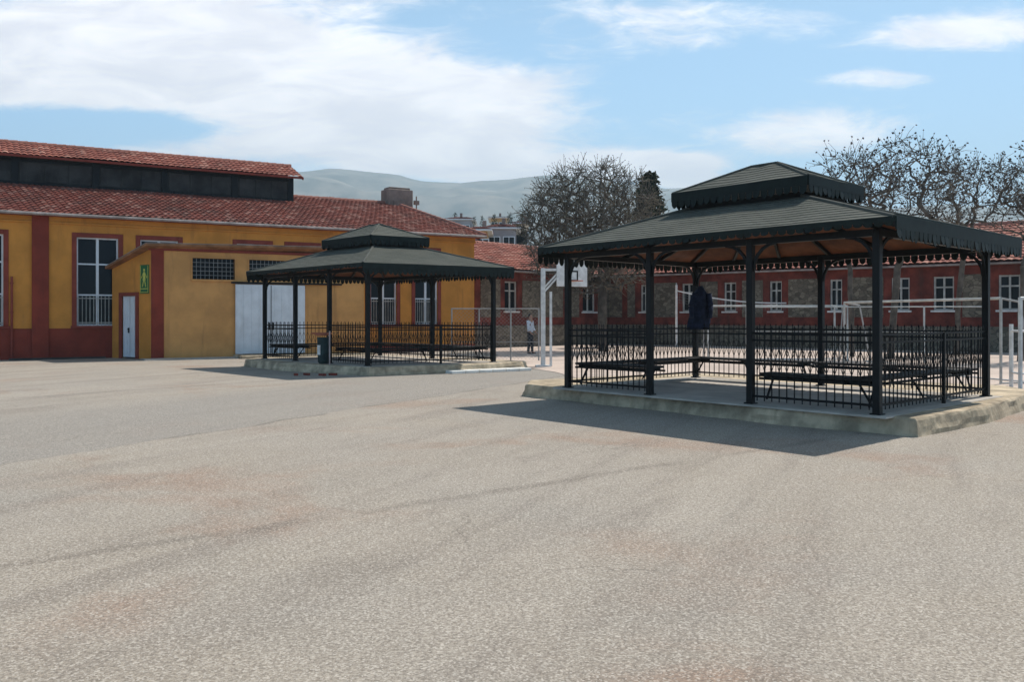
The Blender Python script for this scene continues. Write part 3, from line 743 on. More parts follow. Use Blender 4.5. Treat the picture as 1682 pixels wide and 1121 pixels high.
    # railings
    def railing(a0, b0, a1, b1, name='railing'):
        p0, p1 = q(a0, b0, z0), q(a1, b1, z0); d = (p1 - p0); L = d.length; d.normalize()
        p0 = p0 + d * .055; p1 = p1 - d * .055; L -= .11; mb = MB()
        for zz, hh in ((.13, .035), (1.0, .03), (1.11, .03)): mb.beam(p0 + UP * zz, p1 + UP * zz, .022, hh)
        n = max(2, int(round(L / .135)))
        side = d.cross(UP)
        for i in range(n):
            p = p0 + d * (L * (i + .5) / n); w_ = .0068
            vs = [p + d * (sx * w_) + side * (sy * w_) + UP * .06 for sx, sy in ((-1, -1), (1, -1), (1, 1), (-1, 1))] + [p + d * (sx * w_) + side * (sy * w_) + UP * 1.16 for sx, sy in ((-1, -1), (1, -1), (1, 1), (-1, 1))]
            mb.hexa(vs)
            c_ = p + UP * 1.185; tp_ = p + UP * 1.235; s_ = .018
            mb.add([p + UP * 1.158, c_ + d * s_, c_ + side * .008, c_ - d * s_, c_ - side * .008, tp_], [(0, 1, 2), (0, 2, 3), (0, 3, 4), (0, 4, 1), (5, 2, 1), (5, 3, 2), (5, 4, 3), (5, 1, 4)])
        for i in range(n - 1):
            pa_, pb_ = p0 + d * (L * (i + .5) / n), p0 + d * (L * (i + 1.5) / n); mid = (pa_ + pb_) / 2
            for (xa, za_, xb, zb_) in ((pa_, .52, mid, .7), (mid, .7, pa_, .88), (pb_, .52, mid, .7), (mid, .7, pb_, .88)): mb.beam(xa + UP * za_, xb + UP * zb_, .006, .010, up=side)
        return mb.build(name, M['rail'], root)
    railing(0, 0, 1 / 3, 0); railing(2 / 3, 0, 1, 0); railing(1, 0, 1, 1); railing(1, 1, .5, 1); railing(.5, 1, 0, 1); railing(0, 0, 0, .56); railing(0, .56, 0, 1)
    mb = MB(); mb.box(q(0, .56, z0 + .56), (.05, .05, 1.12), (u, v, UP)); mb.build('railing_post', M['black'], root)
    # benches along the inside
    def bench(a0, b0, a1, b1, inn):
        p0, p1 = q(a0, b0, z0) + inn * .12, q(a1, b1, z0) + inn * .12; d = (p1 - p0).normalized()
        p0 = p0 + d * .08; p1 = p1 - d * .08; L = (p1 - p0).length
        sb = MB()
        for k in range(3): off = inn * (.07 + .135 * k); sb.beam(p0 + off + UP * .47, p1 + off + UP * .47, .12, .04)
        so_ = sb.build('bench', M['bench'], root, bevel=.005)
        fr = MB(); n = 2 if L < 2.6 else 3
        for i in range(n):
            p = p0 + d * (.12 + (L - .24) * i / (n - 1))
            fr.beam(p + UP * .43, p + inn * .42 + UP * .431, .035, .035); fr.beam(p + inn * .04 + UP * .08, p + inn * .26 + UP * .41, .025, .025)
        for off in (.02, .42): fr.beam(p0 + inn * off + UP * .40, p1 + inn * off + UP * .401, .03, .035)
        fr.build('bench_frame', M['black'], so_)
    bench(0, 0, 1 / 3, 0, v); bench(2 / 3, 0, 1, 0, v); bench(1, 0, 1, 1, -u); bench(1, 1, .5, 1, -v); bench(.5, 1, 0, 1, -v); bench(0, 0, 0, .95, u)
    return root, q, u, v
pp1 = [(5.42, 12.45), (7.25, 14.15), (9.6, 17.0), (9.9, 18.6), (4.6, 22.6), (3.3, 22.3), (.32, 20.2), (.22, 19.0), (2.07, 16.6), (4.0, 13.85)]
gz1, q1, u1, v1_ = gazebo((5.05, 12.9), (-3.976, 5.0), (3.05, 3.05), .25, 2.93, 'large near two-tier dark green gazebo with black railings, benches and orange soffit', pp1, 'cracked concrete platform under the near right gazebo')
k2 = .981
A2 = (-4.02, 26.0)
pp2 = [(-3.9, 25.45), (-1.9, 26.7), (.3, 28.6), (.5, 29.3), (-4.6, 34.2), (-5.6, 33.9), (-8.75, 31.5), (-8.8, 30.6), (-7.0, 28.1)]
gz2, q2, u2, v2_ = gazebo(A2, (-4.2 * k2, 4.83 * k2), (3.52 * k2, 2.47 * k2), .24, 3.1, 'smaller looking far two-tier gazebo standing in front of the ochre annex', pp2, 'low concrete platform under the far left gazebo')

kb_ = MB(); ka_, kc_ = Vector((-1.85, 26.62, .04)), Vector((.45, 28.3, .04)); nseg = 6
for i in range(nseg):
    kb_.beam(ka_.lerp(kc_, i / nseg + .003), ka_.lerp(kc_, (i + 1) / nseg - .003), .5, .09)
tag(kb_.build('kerb', M['kerbwhite'], bevel=.015), 'white painted kerb along the far gazebo platform', kind='structure')

# ------------------------------------------------------------------ bare trees
def tube_np(V, Fc, a, b, r0, r1, n):
    d = b - a; L = np.linalg.norm(d)
    if L < 1e-5: return
    d = d / L; x = np.cross(d, (0.3, .1, 1.0)); nx = np.linalg.norm(x)
    x = np.array((1., 0, 0)) if nx < 1e-3 else x / nx
    y = np.cross(d, x); base = len(V)
    for c_, r in ((a, r0), (b, r1)):
        for i in range(n):
            an = 2 * math.pi * i / n; V.append(tuple(c_ + x * math.cos(an) * r + y * math.sin(an) * r))
    for i in range(n): Fc.append((base + i, base + (i + 1) % n, base + n + (i + 1) % n, base + n + i))
def bare_tree(base, trunk_h, cen, rad, N, seed, trunk_r, label, group, twigs=5, twlen=.5, twr=.012, tipr=.014, buds=3, budsize=.05, budmat='bud', lobes=None, lean=(0, 0), shell=.45, cull=1):
    rng = np.random.RandomState(seed); base = np.array(base, float); cen = np.array(cen, float); rad = np.array(rad, float)
    pts = []
    while len(pts) < N:
        p = rng.uniform(-1, 1, 3); r = np.linalg.norm(p)
        if r > 1 or r < shell * rng.rand(): continue
        q = cen + p * rad
        if cull and mnoise.noise(Vector(q * (1.6 / max(rad)) * 1.7) + Vector((seed, 0, 0))) < -.22 + .1 * rng.rand(): continue
        if cull and r > .8 and mnoise.noise(Vector(p * 3.0) + Vector((seed * 2.3, 0, 0))) < .0: continue
        pts.append(q)
    pts = np.array(pts); fork = base + np.array((lean[0], lean[1], trunk_h))
    nodes = [base]; par = [-1]
    for k in range(1, 5):
        f_ = k / 4; nodes.append(base * (1 - f_) + fork * f_ + rng.uniform(-.06, .06, 3) * (k < 4)); par.append(k - 1)
    order = np.argsort(np.linalg.norm(pts - fork, axis=1)); arr = np.zeros((N * 3 + 10, 3)); arr[:5] = nodes; cnt = 5
    dn = np.zeros(N * 3 + 10); dn[:5] = [-9, -9, -9, -1, 0]
    for idx in order:
        p = pts[idx]; dd = np.linalg.norm(arr[3:cnt] - p, axis=1); cost = dd + .12 * np.abs(dn[3:cnt]) ** .5
        up = (arr[3:cnt, 2] > p[2] + .2); cost = cost + up * .6
        j = int(np.argmin(cost)) + 3
        a = arr[j]; L = np.linalg.norm(p - a); last = j
        m = max(1, min(3, int(L / .8) + 1))
        for k in range(1, m + 1):
            f_ = k / m; q = a * (1 - f_) + p * f_ + (rng.uniform(-.1, .1, 3) * L * .5 + np.array((0, 0, .08 * L * math.sin(math.pi * f_)))) * (k < m)
            if cnt >= len(arr): break
            arr[cnt] = q; dn[cnt] = np.linalg.norm(q - fork); par.append(last); last = cnt; cnt += 1
    count = np.ones(cnt); kids = np.zeros(cnt, int)
    for i in range(cnt - 1, 0, -1): count[par[i]] += count[i]; kids[par[i]] += 1
    rad_ = tipr * count ** .47; rad_ = np.minimum(rad_ * (trunk_r / rad_[0]) ** (np.log(count) / np.log(count[0])), trunk_r)
    V, Fc = [], []
    for i in range(1, cnt):
        r0, r1 = rad_[par[i]], rad_[i]
        if count[i] < count[par[i]] * .6: r0 = min(r0, r1 * 1.25)
        tube_np(V, Fc, arr[par[i]], arr[i], r0, r1, 8 if r1 > .06 else (5 if r1 > .03 else 3))
    root = thing('bare_tree', label, 'tree', tuple(base), group)
    mb = MB(); mb.v = V; mb.f = Fc; mb.m = [0] * len(Fc); mb.build('trunk', M['bark'], root, smooth=True)
    V, Fc, BV, BF = [], [], [], []
    for i in range(5, cnt):
        if kids[i] > 1: continue
        a = arr[i]; dirn = a - arr[par[i]]; dirn /= max(1e-4, np.linalg.norm(dirn))
        for k in range(twigs if kids[i] == 0 else max(1, twigs // 2)):
            d = dirn * .7 + rng.normal(0, .55, 3) + np.array((0, 0, .25)); d /= np.linalg.norm(d); L = twlen * rng.uniform(.4, 1.1)
            b = a + d * L * .55; c_ = b + (d + rng.normal(0, .3, 3)) * L * .45
            tube_np(V, Fc, a, b, twr, twr * .8, 3); tube_np(V, Fc, b, c_, twr * .8, twr * .5, 3)
            for q in range(buds):
                f_ = rng.rand(); pc = (b + (c_ - b) * f_ * 1.05) if q else c_
                s_ = budsize * rng.uniform(.5, 1.2); x = rng.normal(0, 1, 3); x /= np.linalg.norm(x); y = np.cross(x, rng.normal(0, 1, 3)); y /= np.linalg.norm(y)
                pc = pc + rng.normal(0, budsize * .6, 3); bb = len(BV)
                z = np.cross(x, y)
                BV += [tuple(pc + x * s_), tuple(pc + y * s_ * .8), tuple(pc - x * s_), tuple(pc - y * s_ * .8), tuple(pc + z * s_ * .6), tuple(pc - z * s_ * .6)]
                BF += [(bb, bb + 1, bb + 4), (bb + 1, bb + 2, bb + 4), (bb + 2, bb + 3, bb + 4), (bb + 3, bb, bb + 4), (bb + 1, bb, bb + 5), (bb + 2, bb + 1, bb + 5), (bb + 3, bb + 2, bb + 5), (bb, bb + 3, bb + 5)]
    mb = MB(); mb.v = V + BV; off = len(V); mb.f = Fc + [tuple(off + i for i in f) for f in BF]; mb.m = [0] * len(Fc) + [1] * len(BF)
    mb.build('crown', [M['twig'], M[budmat]], root)
    return root
YT = 44.0
tb = P(990, HY, YT); tcn = P(972, 372, YT)
bare_tree((tb.x, YT, 0), 3.3, (tcn.x, YT, tcn.z - .2), (3.45, 3.3, 3.05), 1400, 3, .22, 'broad dense leafless tree with round grey crown left of the near gazebo roof', 'bare trees behind the gazebo', twigs=7, twlen=.8, twr=.0135, buds=2, budsize=.032, cull=0, tipr=.016)
def rt(px, top, halfw, hh, Y, seed, N, label, trunk_px=None, tr=.2, fork=3.5):
    c_ = P(px, HY, Y); zt = H + (HY - top) / F * Y
    bx = ((trunk_px or px) - CX) / F * Y
    rx = halfw / F * Y; rz = hh / F * Y
    bare_tree((bx, Y, 0), fork, (c_.x, Y, zt - rz), (rx, rx, rz), N, seed, tr, label, 'bare trees behind the gazebo', twigs=5, twlen=.75, twr=.011, buds=1, budsize=.06, budmat='darkbud', tipr=.012, lean=((c_.x - bx) * .4, 0), shell=.3)
rt(1392, 246, 62, 72, 38, 11, 230, 'reddish leafless tree just right of the near gazebo top', 1400, .10)
rt(1492, 224, 88, 88, 36, 12, 340, 'tallest leafless tree dotted with seed balls over the gazebo right slope', 1462, .13)
rt(1590, 252, 72, 70, 40, 13, 230, 'wide thin leafless tree between the tallest tree and the frame edge', 1572, .11)
rt(1690, 245, 62, 80, 34, 14, 230, 'leafless tree cut by the right edge of the photo', 1676, .12)

# evergreen beside the big tree
def evergreen(px, top, base_y, halfw, Y, seed, label, name='evergreen_tree', n=900, group='evergreens beyond the buildings'):
    rng = random.Random(seed); x = (px - CX) / F * Y; zt = H + (HY - top) / F * Y; zb = max(.8, H + (HY - base_y) / F * Y); hw = halfw / F * Y
    root = thing(name, label, 'tree', (x, Y, 0), group)
    tk = MB(); tk.tube((x, Y, 0), (x, Y, zb + (zt - zb) * .7), hw * .12, hw * .04, 8); tk.build('trunk', M['bark'], root)
    cr = MB()
    for i in range(n):
        k = rng.random() ** .8; an = rng.uniform(0, 2 * math.pi); z = zb + (zt - zb) * k
        prof = (math.sin(math.pi * min(1, (1 - k) * .75 + .05))) ** .8
        lob = .75 + .4 * mnoise.noise(Vector((math.cos(an) * 1.5, math.sin(an) * 1.5, z * .9 + seed)))
        r = hw * prof * lob * (rng.random() ** .4)
        c_ = Vector((x + math.cos(an) * r, Y + math.sin(an) * r, z))
        for j in range(3):
            s_ = hw * .11 * rng.uniform(.6, 1.3); a = Vector((rng.gauss(0, 1), rng.gauss(0, 1), rng.gauss(0, .7))).normalized(); b = a.cross(Vector((rng.gauss(0, 1), rng.gauss(0, 1), rng.gauss(0, 1)))).normalized()
            o = c_ + Vector((rng.gauss(0, s_), rng.gauss(0, s_), rng.gauss(0, s_)))
            cr.add([o + a * s_, o + b * s_ * .6, o - a * s_, o - b * s_ * .6], [(0, 1, 2, 3)])
    cr.build('crown', M['needle'], root)
evergreen(1066, 288, 430, 32, 52, 5, 'dark green evergreen peeking out right of the broad leafless tree', n=1300)

# ------------------------------------------------------------------ stone and brick block behind
def block(P0, P1, ze, zr, depth, wins_px, label, nrm, ext0=0, ext1=0, piers=None):
    P0, P1 = Vector((*P0, 0)), Vector((*P1, 0)); d = (P1 - P0).normalized(); n = Vector((*nrm, 0)).normalized(); n = (n - d * n.dot(d)).normalized(); L = (P1 - P0).length
    root = thing('school_block', label, 'building', tuple(P0), 'low tiled blocks behind the yard')
    def b(mb, s0, s1, z0, z1, d0, d1):
        f_ = lambda s, q, z: P0 + d * s + n * q + UP * z
        mb.hexa([f_(s0, d0, z0), f_(s1, d0, z0), f_(s1, d1, z0), f_(s0, d1, z0), f_(s0, d0, z1), f_(s1, d0, z1), f_(s1, d1, z1), f_(s0, d1, z1)])
    def spx(px, q=0): 
        o = P0 + n * q; k = (px - CX) / F; return (k * o.y - o.x) / (d.x - k * d.y)
    W = [(spx(a), spx(c)) for a, c in wins_px]
    W = [(min(w), max(w)) for w in W]; W.sort()
    zs, zt = 1.95, 3.55
    wl = MB(); cur = -ext0
    for a, c in W:
        b(wl, cur, a, 1.18, ze, 0, .3); b(wl, a, c, 1.18, zs, 0, .3); b(wl, a, c, zt, ze, 0, .3); cur = c
    b(wl, cur, L + ext1, 1.18, ze, 0, .3); b(wl, -ext0, L + ext1, .0, ze, .32, depth)
    wl.build('wall', M['brick'], root)
    ba = MB(); b(ba, -ext0, L + ext1, 0, 1.178, -.06, .3); ba.build('stone_base', M['stone'], root)
    # stone infill panels between the windows
    edges = [-ext0 + .4]
    for a, c in W: edges += [a - .38, c + .38]
    edges.append(L + ext1 - .4)
    for i in range(0, len(edges), 2):
        s0, s1 = edges[i], edges[i + 1]
        while s1 - s0 > .5:
            e = min(s1, s0 + 3.6)
            if s1 - e < .9: e = s1
            sp = MB(); b(sp, s0, e, 1.62, 3.62, -.035, -.004); sp.build('stone_panel', M['stone'], root)
            s0 = e + .4
    for a, c in W:
        fr = MB(); b(fr, a - .1, c + .1, zs - .09, zs - .004, -.09, .1); wo_ = fr.build('window', M['whitepole'], root)
        gl = MB(); b(gl, a, c, zs, zt, .18, .2); gl.build('pane', M['glass'], wo_)
        fm = MB(); m_ = (a + c) / 2
        for s_ in (a, m_ - .04, c - .08): b(fm, s_, s_ + .08, zs, zt, .1, .17)
        for z_ in (zs, zs + (zt - zs) * .66, zt - .08): b(fm, a + .08, m_ - .04, z_, z_ + .07, .1, .17); b(fm, m_ + .04, c - .08, z_, z_ + .07, .1, .17)
        fm.build('frame', M['dullwhite'], wo_)
    f_ = lambda s, q, z: P0 + d * s + n * q + UP * z
    rf = MB(); h = depth / 2
    tile_slope(rf, f_(-ext0, -.5, ze - .05), f_(L + ext1, -.5, ze - .05), f_(L + ext1, h, zr), f_(-ext0, h, zr), tw=.3, th=.4, amp=.045, nseg=4)
    tile_slope(rf, f_(-ext0, depth + .5, ze - .05), f_(L + ext1, depth + .5, ze - .05), f_(L + ext1, h, zr), f_(-ext0, h, zr), tw=.4, nseg=2)
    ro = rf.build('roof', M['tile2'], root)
    ea = MB(); b(ea, -ext0, L + ext1, ze - .17, ze - .09, -.5, -.02); ea.build('eave_board', M['gutter'], ro)
    ga = MB()
    for s_ in (-ext0 + .1, L + ext1 - .1):
        ga.add([f_(s_, .3, ze), f_(s_, depth, ze), f_(s_, h, zr - .1)], [(0, 1, 2)])
    ga.build('gable', M['brick'], root)
    rc = MB(); ridge_caps(rc, f_(-ext0, h, zr + .03), f_(L + ext1, h, zr + .03), .14, .45); rc.build('ridge_tiles', M['tile2'], ro)
    return root
block((-1.9, 48.0), (5.9, 57.0), 4.2, 6.0, 10, [(829, 850), (957, 978)], 'short stone and red block with tiled roof beside the ochre hall', (-.75, .66), ext1=3)
block((5.9, 57.0), (30.5, 35.5), 4.2, 6.3, 10, [(1052, 1066), (1120, 1141), (1189, 1209), (1264, 1284), (1363, 1383), (1464, 1494), (1533, 1567), (1640, 1676)], 'long stone and red block with white windows running behind the near gazebo', (.66, .75), ext0=3)

# ------------------------------------------------------------------ town behind
def house(px0, px1, ytop, ybase_roof, Y, wall, label, storeys=2, roofh=1.6, depth=9, rot=0, tile='tile2', chim=.4):
    x0, x1 = (px0 - CX) / F * Y, (px1 - CX) / F * Y; ze = H + (HY - ybase_roof) / F * Y; zt = H + (HY - ytop) / F * Y
    root = thing('town_house', label, 'house', ((x0 + x1) / 2, Y, 0), 'town houses beyond the blocks')
    wb = MB(); wb.box(((x0 + x1) / 2, Y + depth / 2, ze / 2), (x1 - x0, depth, ze)); wb.build('wall', wall, root)
    o = .5; r = MB(); mx = (x1 - x0) * .3
    e = [Vector((x0 - o, Y - o, ze)), Vector((x1 + o, Y - o, ze)), Vector((x1 + o, Y + depth + o, ze)), Vector((x0 - o, Y + depth + o, ze))]
    a, b = Vector((x0 + mx, Y + depth / 2, zt)), Vector((x1 - mx, Y + depth / 2, zt))
    tile_slope(r, e[0], e[1], b, a, tw=.5, th=.6, nseg=2); tile_slope(r, e[1], e[2], b + Vector((0, .01, 0)), b, tw=.5, th=.6, nseg=2); tile_slope(r, e[3], e[0], a, a + Vector((0, .01, 0)), tw=.5, th=.6, nseg=2); tile_slope(r, e[2], e[3], a, b, tw=.5, th=.6, nseg=2)
    ro = r.build('roof', M[tile], root)
    fz = MB(); fz.box(((x0 + x1) / 2, Y + depth / 2, ze - .08), (x1 - x0 + 2 * o, depth + 2 * o, .14)); fz.build('eave_board', M['white'], ro)
    if chim:
        cb = MB(); cb.box((x0 + mx + .8, Y + depth / 2, zt + .1), (chim, chim, 1.1)); cb.build('chimney', M['chimney'], ro)
    nw = max(2, int((x1 - x0) / 2.6))
    for s_ in range(storeys):
        zc = ze - 1.7 - s_ * 3.0
        if zc < 1: break
        for k in range(nw):
            xc = x0 + (x1 - x0) * (k + .5) / nw
            f_ = MB(); f_.box((xc, Y - .03, zc), (1.25, .06, 1.55)); wo_ = f_.build('window', M['white'], root)
            g_ = MB(); g_.box((xc - .29, Y - .07, zc), (.5, .03, 1.35)); g_.box((xc + .29, Y - .07, zc), (.5, .03, 1.35)); g_.build('pane', M['glass'], wo_)
    return root
house(772, 800, 366, 377, 92, M['ochrewall'], 'small orange house just right of the ochre hall roof', roofh=1)
house(800, 848, 362, 374, 98, M['greywall'], 'grey house with low hipped roof between orange house and broad tree', tile='tile')
house(849, 862, 358, 366, 105, M['creamwall'], 'narrow cream house touching the left edge of the broad tree')
house(735, 775, 352, 360, 150, M['greywall'], 'pale far house showing above the hip of the hall roof', tile='tile')
house(806, 832, 352, 357, 170, M['ochrewall'], 'farthest orange house roof above the grey house', tile='tile')
house(486, 540, 312, 326, 78, M['creamwall'], 'house whose tiled roof rises behind the hall roof beside the clerestory', depth=10, chim=0)
house(1100, 1180, 380, 392, 110, M['creamwall'], 'cream house behind the long stone block', tile='tile')
for i, (px, top, hw_, Y) in enumerate(((748, 350, 7, 160), (779, 356, 6, 140), (812, 353, 8, 150), (838, 352, 10, 130), (858, 353, 12, 125), (868, 350, 10, 135), (792, 355, 6, 180))):
    evergreen(px, top, 385, hw_, Y, 40 + i, ['small dark tree over the tip of the hall roof', 'dark bushy tree behind the orange house', 'dark tree poking over the grey house roof', 'dark tree at the right side of the grey house roof', 'dark tree behind the narrow cream house', 'dark tree against the left flank of the broad tree', 'farthest small dark tree between orange and grey houses'][i], n=160)

# ------------------------------------------------------------------ basketball hoop
hb_ = G(892, 603); hoop = thing('basketball_hoop', 'white basketball backboard on a white pole between the gazebos', 'hoop', tuple(hb_))
Yh = hb_.y; top = H + (HY - 441) / F * Yh
p = MB(); p.box(hb_ + UP * top / 2, (.15, .15, top)); p.box(hb_ + UP * .03, (.5, .5, .06)); p.build('pole', M['whitepole'], hoop, bevel=.008)
hb2 = hb_ + Vector((.25, -.05, 0)); p = MB(); p.box(hb2 + UP * 1.22, (.08, .08, 2.44)); p.build('rear_pole', M['whitepole'], hoop)
bc = P(939.5, 449.5, Yh + .35); bn_ = Vector((.42, -.907, 0)); bs = Vector((.907, .42, 0))
bb = MB(); bb.box(bc, (1.13, .04, .86), (bs, bn_, UP)); bo = bb.build('backboard', M['whitepole'], hoop, bevel=.005)
mk = MB(); f0 = bc + bn_ * .023
def rect(mb, c_, wd, hg, th):
    for sx in (-1, 1): mb.box(c_ + bs * (sx * wd / 2), (th, .004, hg + th), (bs, bn_, UP))
    for sz in (-1, 1): mb.box(c_ + UP * (sz * hg / 2), (wd - th, .0044, th), (bs, bn_, UP))
rect(mk, f0 - UP * .08, .38, .30, .05); mk.build('board_marking', M['black'], bo)
am = MB(); pt = hb_ + UP * (top - .05)
am.beam(pt, bc - bn_ * .03 + UP * .12 - bs * .3, .07, .08); am.beam(hb_ + UP * (top - .75) + Vector((.05, 0, 0)), bc - bn_ * .03 - UP * .02 - bs * .42, .04, .05); am.beam(hb_ + UP * (top - .62) + Vector((.05, .1, 0)), bc - bn_ * .03 + UP * .1 - bs * .42, .04, .05)
am.beam(bc - bn_ * .04 + UP * .12 - bs * .45, bc - bn_ * .04 + UP * .12 + bs * .4, .03, .05)
am.build('arm', M['whitepole'], hoop)
rg = MB(); rc_ = f0 + bn_ * .27 - UP * .25; pts = [rc_ + Vector((math.cos(a), math.sin(a), 0)) * .22 for a in np.linspace(0, 2 * math.pi, 21)]
rg.path(pts, .012, 6); rg.beam(f0 - UP * .25, rc_ - bn_ * .22, .1, .015); rg.build('ring', M['orange'], bo)

# ------------------------------------------------------------------ court fittings
fence = thing('mesh_fence', 'thin grey wire mesh fence in front of the person', 'fence', tuple(G(740, 590)))
FY = 34.5
def fpt(px, z): return Vector(((px - CX) / F * FY, FY, z))
f_ = MB(); 
for px in (742, 787, 839, 885): q = MB(); q.tube(fpt(px, 0), fpt(px, 1.95), .028, .028, 8); q.build('fence_post', M['steel'], fence)
f_.tube(fpt(742, 1.93), fpt(885, 1.93), .02, .02, 6); f_.tube(fpt(742, .7), fpt(885, .7), .012, .012, 5); f_.build('rail', M['steel'], fence)
ms = MB(); x0, x1 = fpt(742, 0).x, fpt(885, 0).x
k = 0; x = x0 - 1.9
while x < x1:
    for sg_ in (0, 1):
        a = [x, .06]; b_ = [x + 1.85, 1.91]
        if a[0] < x0: a = [x0, .06 + (x0 - x)]
        if b_[0] > x1: b_ = [x1, .06 + (x1 - x)]
        if b_[0] > a[0]:
            za, zb = (a[1], b_[1]) if sg_ == 0 else (1.97 - a[1], 1.97 - b_[1])
            ms.beam((a[0], FY + .01 * sg_, za), (b_[0], FY + .01 * sg_, zb), .004, .005)
    x += .14
ms.build('wire_mesh', M['steel'], fence)
cf = thing('court_fence', 'pale low rail fence crossing the court behind the near gazebo', 'fence', tuple(P(1440, HY, 33)))
def cpt(px, z): return Vector(((px - CX) / F * 33, 33 + (px - 1440) * -.004, z))
for px in (1236, 1375, 1512, 1600): q = MB(); q.tube(cpt(px, 0), cpt(px, 2.0), .035, .035, 8); q.build('fence_post', M['dullwhite'], cf)
q = MB(); q.tube(cpt(1236, 1.98), cpt(1600, 1.98), .022, .022, 6); q.tube(cpt(1236, 1.1), cpt(1600, 1.1), .014, .014, 6); q.build('rail', M['dullwhite'], cf)
# volleyball posts and net
vA, vB = G(1111, 571), G(1416, 572)
for pnt, lab in ((vA, 'thick white volleyball post seen left of the hanging jacket'), (vB, 'white volleyball post seen left of the near corner post')):
    rt_ = thing('volleyball_post', lab, 'post', tuple(pnt), 'volleyball posts')
    q = MB(); q.tube(pnt, pnt + UP * 3.35, .065, .06, 10); q.build('pole', M['whitepole'], rt_)
    q = MB(); q.tube(pnt + UP * 3.34, pnt + UP * 3.46, .035, .03, 8); q.tube(pnt, pnt + UP * .08, .16, .12, 10); q.build('fitting', M['steel'], rt_)
net = thing('volleyball_net', 'sagging volleyball net with white tape stretched across the court', 'net', tuple((vA + vB) / 2))
def npt(k, dz):
    p_ = vA.lerp(vB, k); sag = 4 * k * (1 - k); z_top = 3.05 + (2.8 - 3.05) * k - .55 * sag
    return Vector((p_.x, p_.y, z_top - dz * (1 - .35 * sag)))
tp = MB(); pts = [npt(i / 24, 0) for i in range(25)]
for a, b_ in zip(pts[:-1], pts[1:]): tp.beam(a, b_, .02, .07)
tp.build('tape', M['whitepole'], net)
nt = MB()
for j in range(1, 5):
    pts = [npt(i / 16, j * .16) for i in range(17)]
    for a, b_ in zip(pts[:-1], pts[1:]): nt.beam(a, b_, .006, .006)
for i in range(1, 60): nt.beam(npt(i / 60, .02), npt(i / 60, .64), .005, .005, up=Vector((0, 1, 0)))
nt.build('netting', M['steel'], net)
# goals
def goal(pa, pb, hgt, label, back):
    pa, pb, back = Vector(pa), Vector(pb), Vector(back)
    rt_ = thing('football_goal', label, 'goal', tuple((pa + pb) / 2), 'football goals')
    q = MB(); r = .033
    for p_ in (pa, pb):
        q = MB(); q.tube(p_, p_ + UP * hgt, r, r, 10); q.build('goal_post', M['dullwhite'], rt_)
    q = MB(); q.tube(pa + UP * hgt, pb + UP * hgt, r, r, 10); q.build('crossbar', M['dullwhite'], rt_)
    for p_ in (pa, pb):
        q = MB(); q.tube(p_ + UP * hgt, p_ + back * .55 + UP * (hgt - .08), .025, .025, 8); q.tube(p_ + back * .55 + UP * (hgt - .08), p_ + back + UP * .03, .025, .025, 8); q.tube(p_ + UP * .03, p_ + back + UP * .03, .02, .02, 8); q.build('stay', M['steel'], rt_)
    q = MB(); q.tube(pa + back + UP * .03, pb + back + UP * .03, .02, .02, 8); q.build('ground_bar', M['whitepole'], rt_)
ga = G(1644, 632); gb = Vector(((1387 - CX) / F * 28.7, 28.7, 0))
goal(ga, gb, 2.06, 'white football goal frame reaching past the right side of the near gazebo', (.95, .28, 0))
goal(((1163 - CX) / F * 34.5, 34.5, 0), ((1392 - CX) / F * 34.5, 34.5, 0), 2.03, 'distant white football goal seen through the near gazebo', (0, .9, 0))
# small white frame at the right edge
sf_ = thing('white_frame', 'white painted pipe frame at the right edge of the photo', 'frame', tuple(G(1676, 638)))
pA, pB = G(1661, 637), G(1676, 640); pC = G(1705, 640)
for p_, h_ in ((pA, 1.45), (pB, 2.05), (pC, 2.05)):
    q = MB(); q.tube(p_, p_ + UP * h_, .045, .045, 10); q.build('pipe', M['whitepole'], sf_)
q = MB(); 
for zz in (.35, 1.3): q.tube(pA + UP * zz, pB + UP * zz, .025); q.tube(pB + UP * zz, pC + UP * zz, .025)
q.tube(pB + UP * 2.03, pC + UP * 2.03, .035); q.build('cross_pipe', M['whitepole'], sf_)

# ------------------------------------------------------------------ bin on its pole, by the far gazebo
bp = Vector(((531 - CX) / F * 27.2, 27.2, .24)); bp.z = .24
bin_ = thing('litter_bin', 'dark teal litter bin with orange rim hung on a pale pole before the far gazebo', 'bin', tuple(bp))
b_ = MB(); n = 14; pr = [(.13, 0.02), (.155, .08), (.17, .35), (.18, .72), (.185, .78), (.16, .785), (.155, .3), (0.01, .28)]
vs = []; 
for r_, z_ in pr:
    for i in range(n): an = 2 * math.pi * i / n; vs.append((bp.x + r_ * math.cos(an), bp.y + r_ * math.sin(an), bp.z + z_))
fs = [(j * n + i, j * n + (i + 1) % n, (j + 1) * n + (i + 1) % n, (j + 1) * n + i) for j in range(len(pr) - 1) for i in range(n)] + [tuple(range(n - 1, -1, -1))]
b_.add(vs, fs); body = b_.build('bucket', M['bin'], bin_, smooth=False)
q = MB(); q.box(bp + Vector((-.10, -.145, .42)), (.12, .012, .28), (Vector((.81, -.58, 0)), Vector((.58, .81, 0)), UP)); q.build('white_patch', M['whitepole'], body)
q = MB(); pts = [bp + Vector((math.cos(a) * .2, math.sin(a) * .2, .86)) for a in np.linspace(0, 2 * math.pi, 17)]; q.path(pts, .022, 6); q.beam(bp + Vector((-.35, 0, .9)), bp + Vector((.25, 0, .9)), .04, .05); q.build('rim', M['orange'], bin_)
pp = Vector(((541.5 - CX) / F * 26.9, 26.9, .21)); q = MB(); q.tube(pp, pp + UP * 1.0, .022, .022, 8); q.beam(pp + UP * .85, bp + UP * .85 + Vector((.15, 0, 0)), .03, .03); q.build('pole', mat('pale_pink_paint', (.5, .38, .35), .6), bin_)
br_ = MB(); rng = random.Random(5)
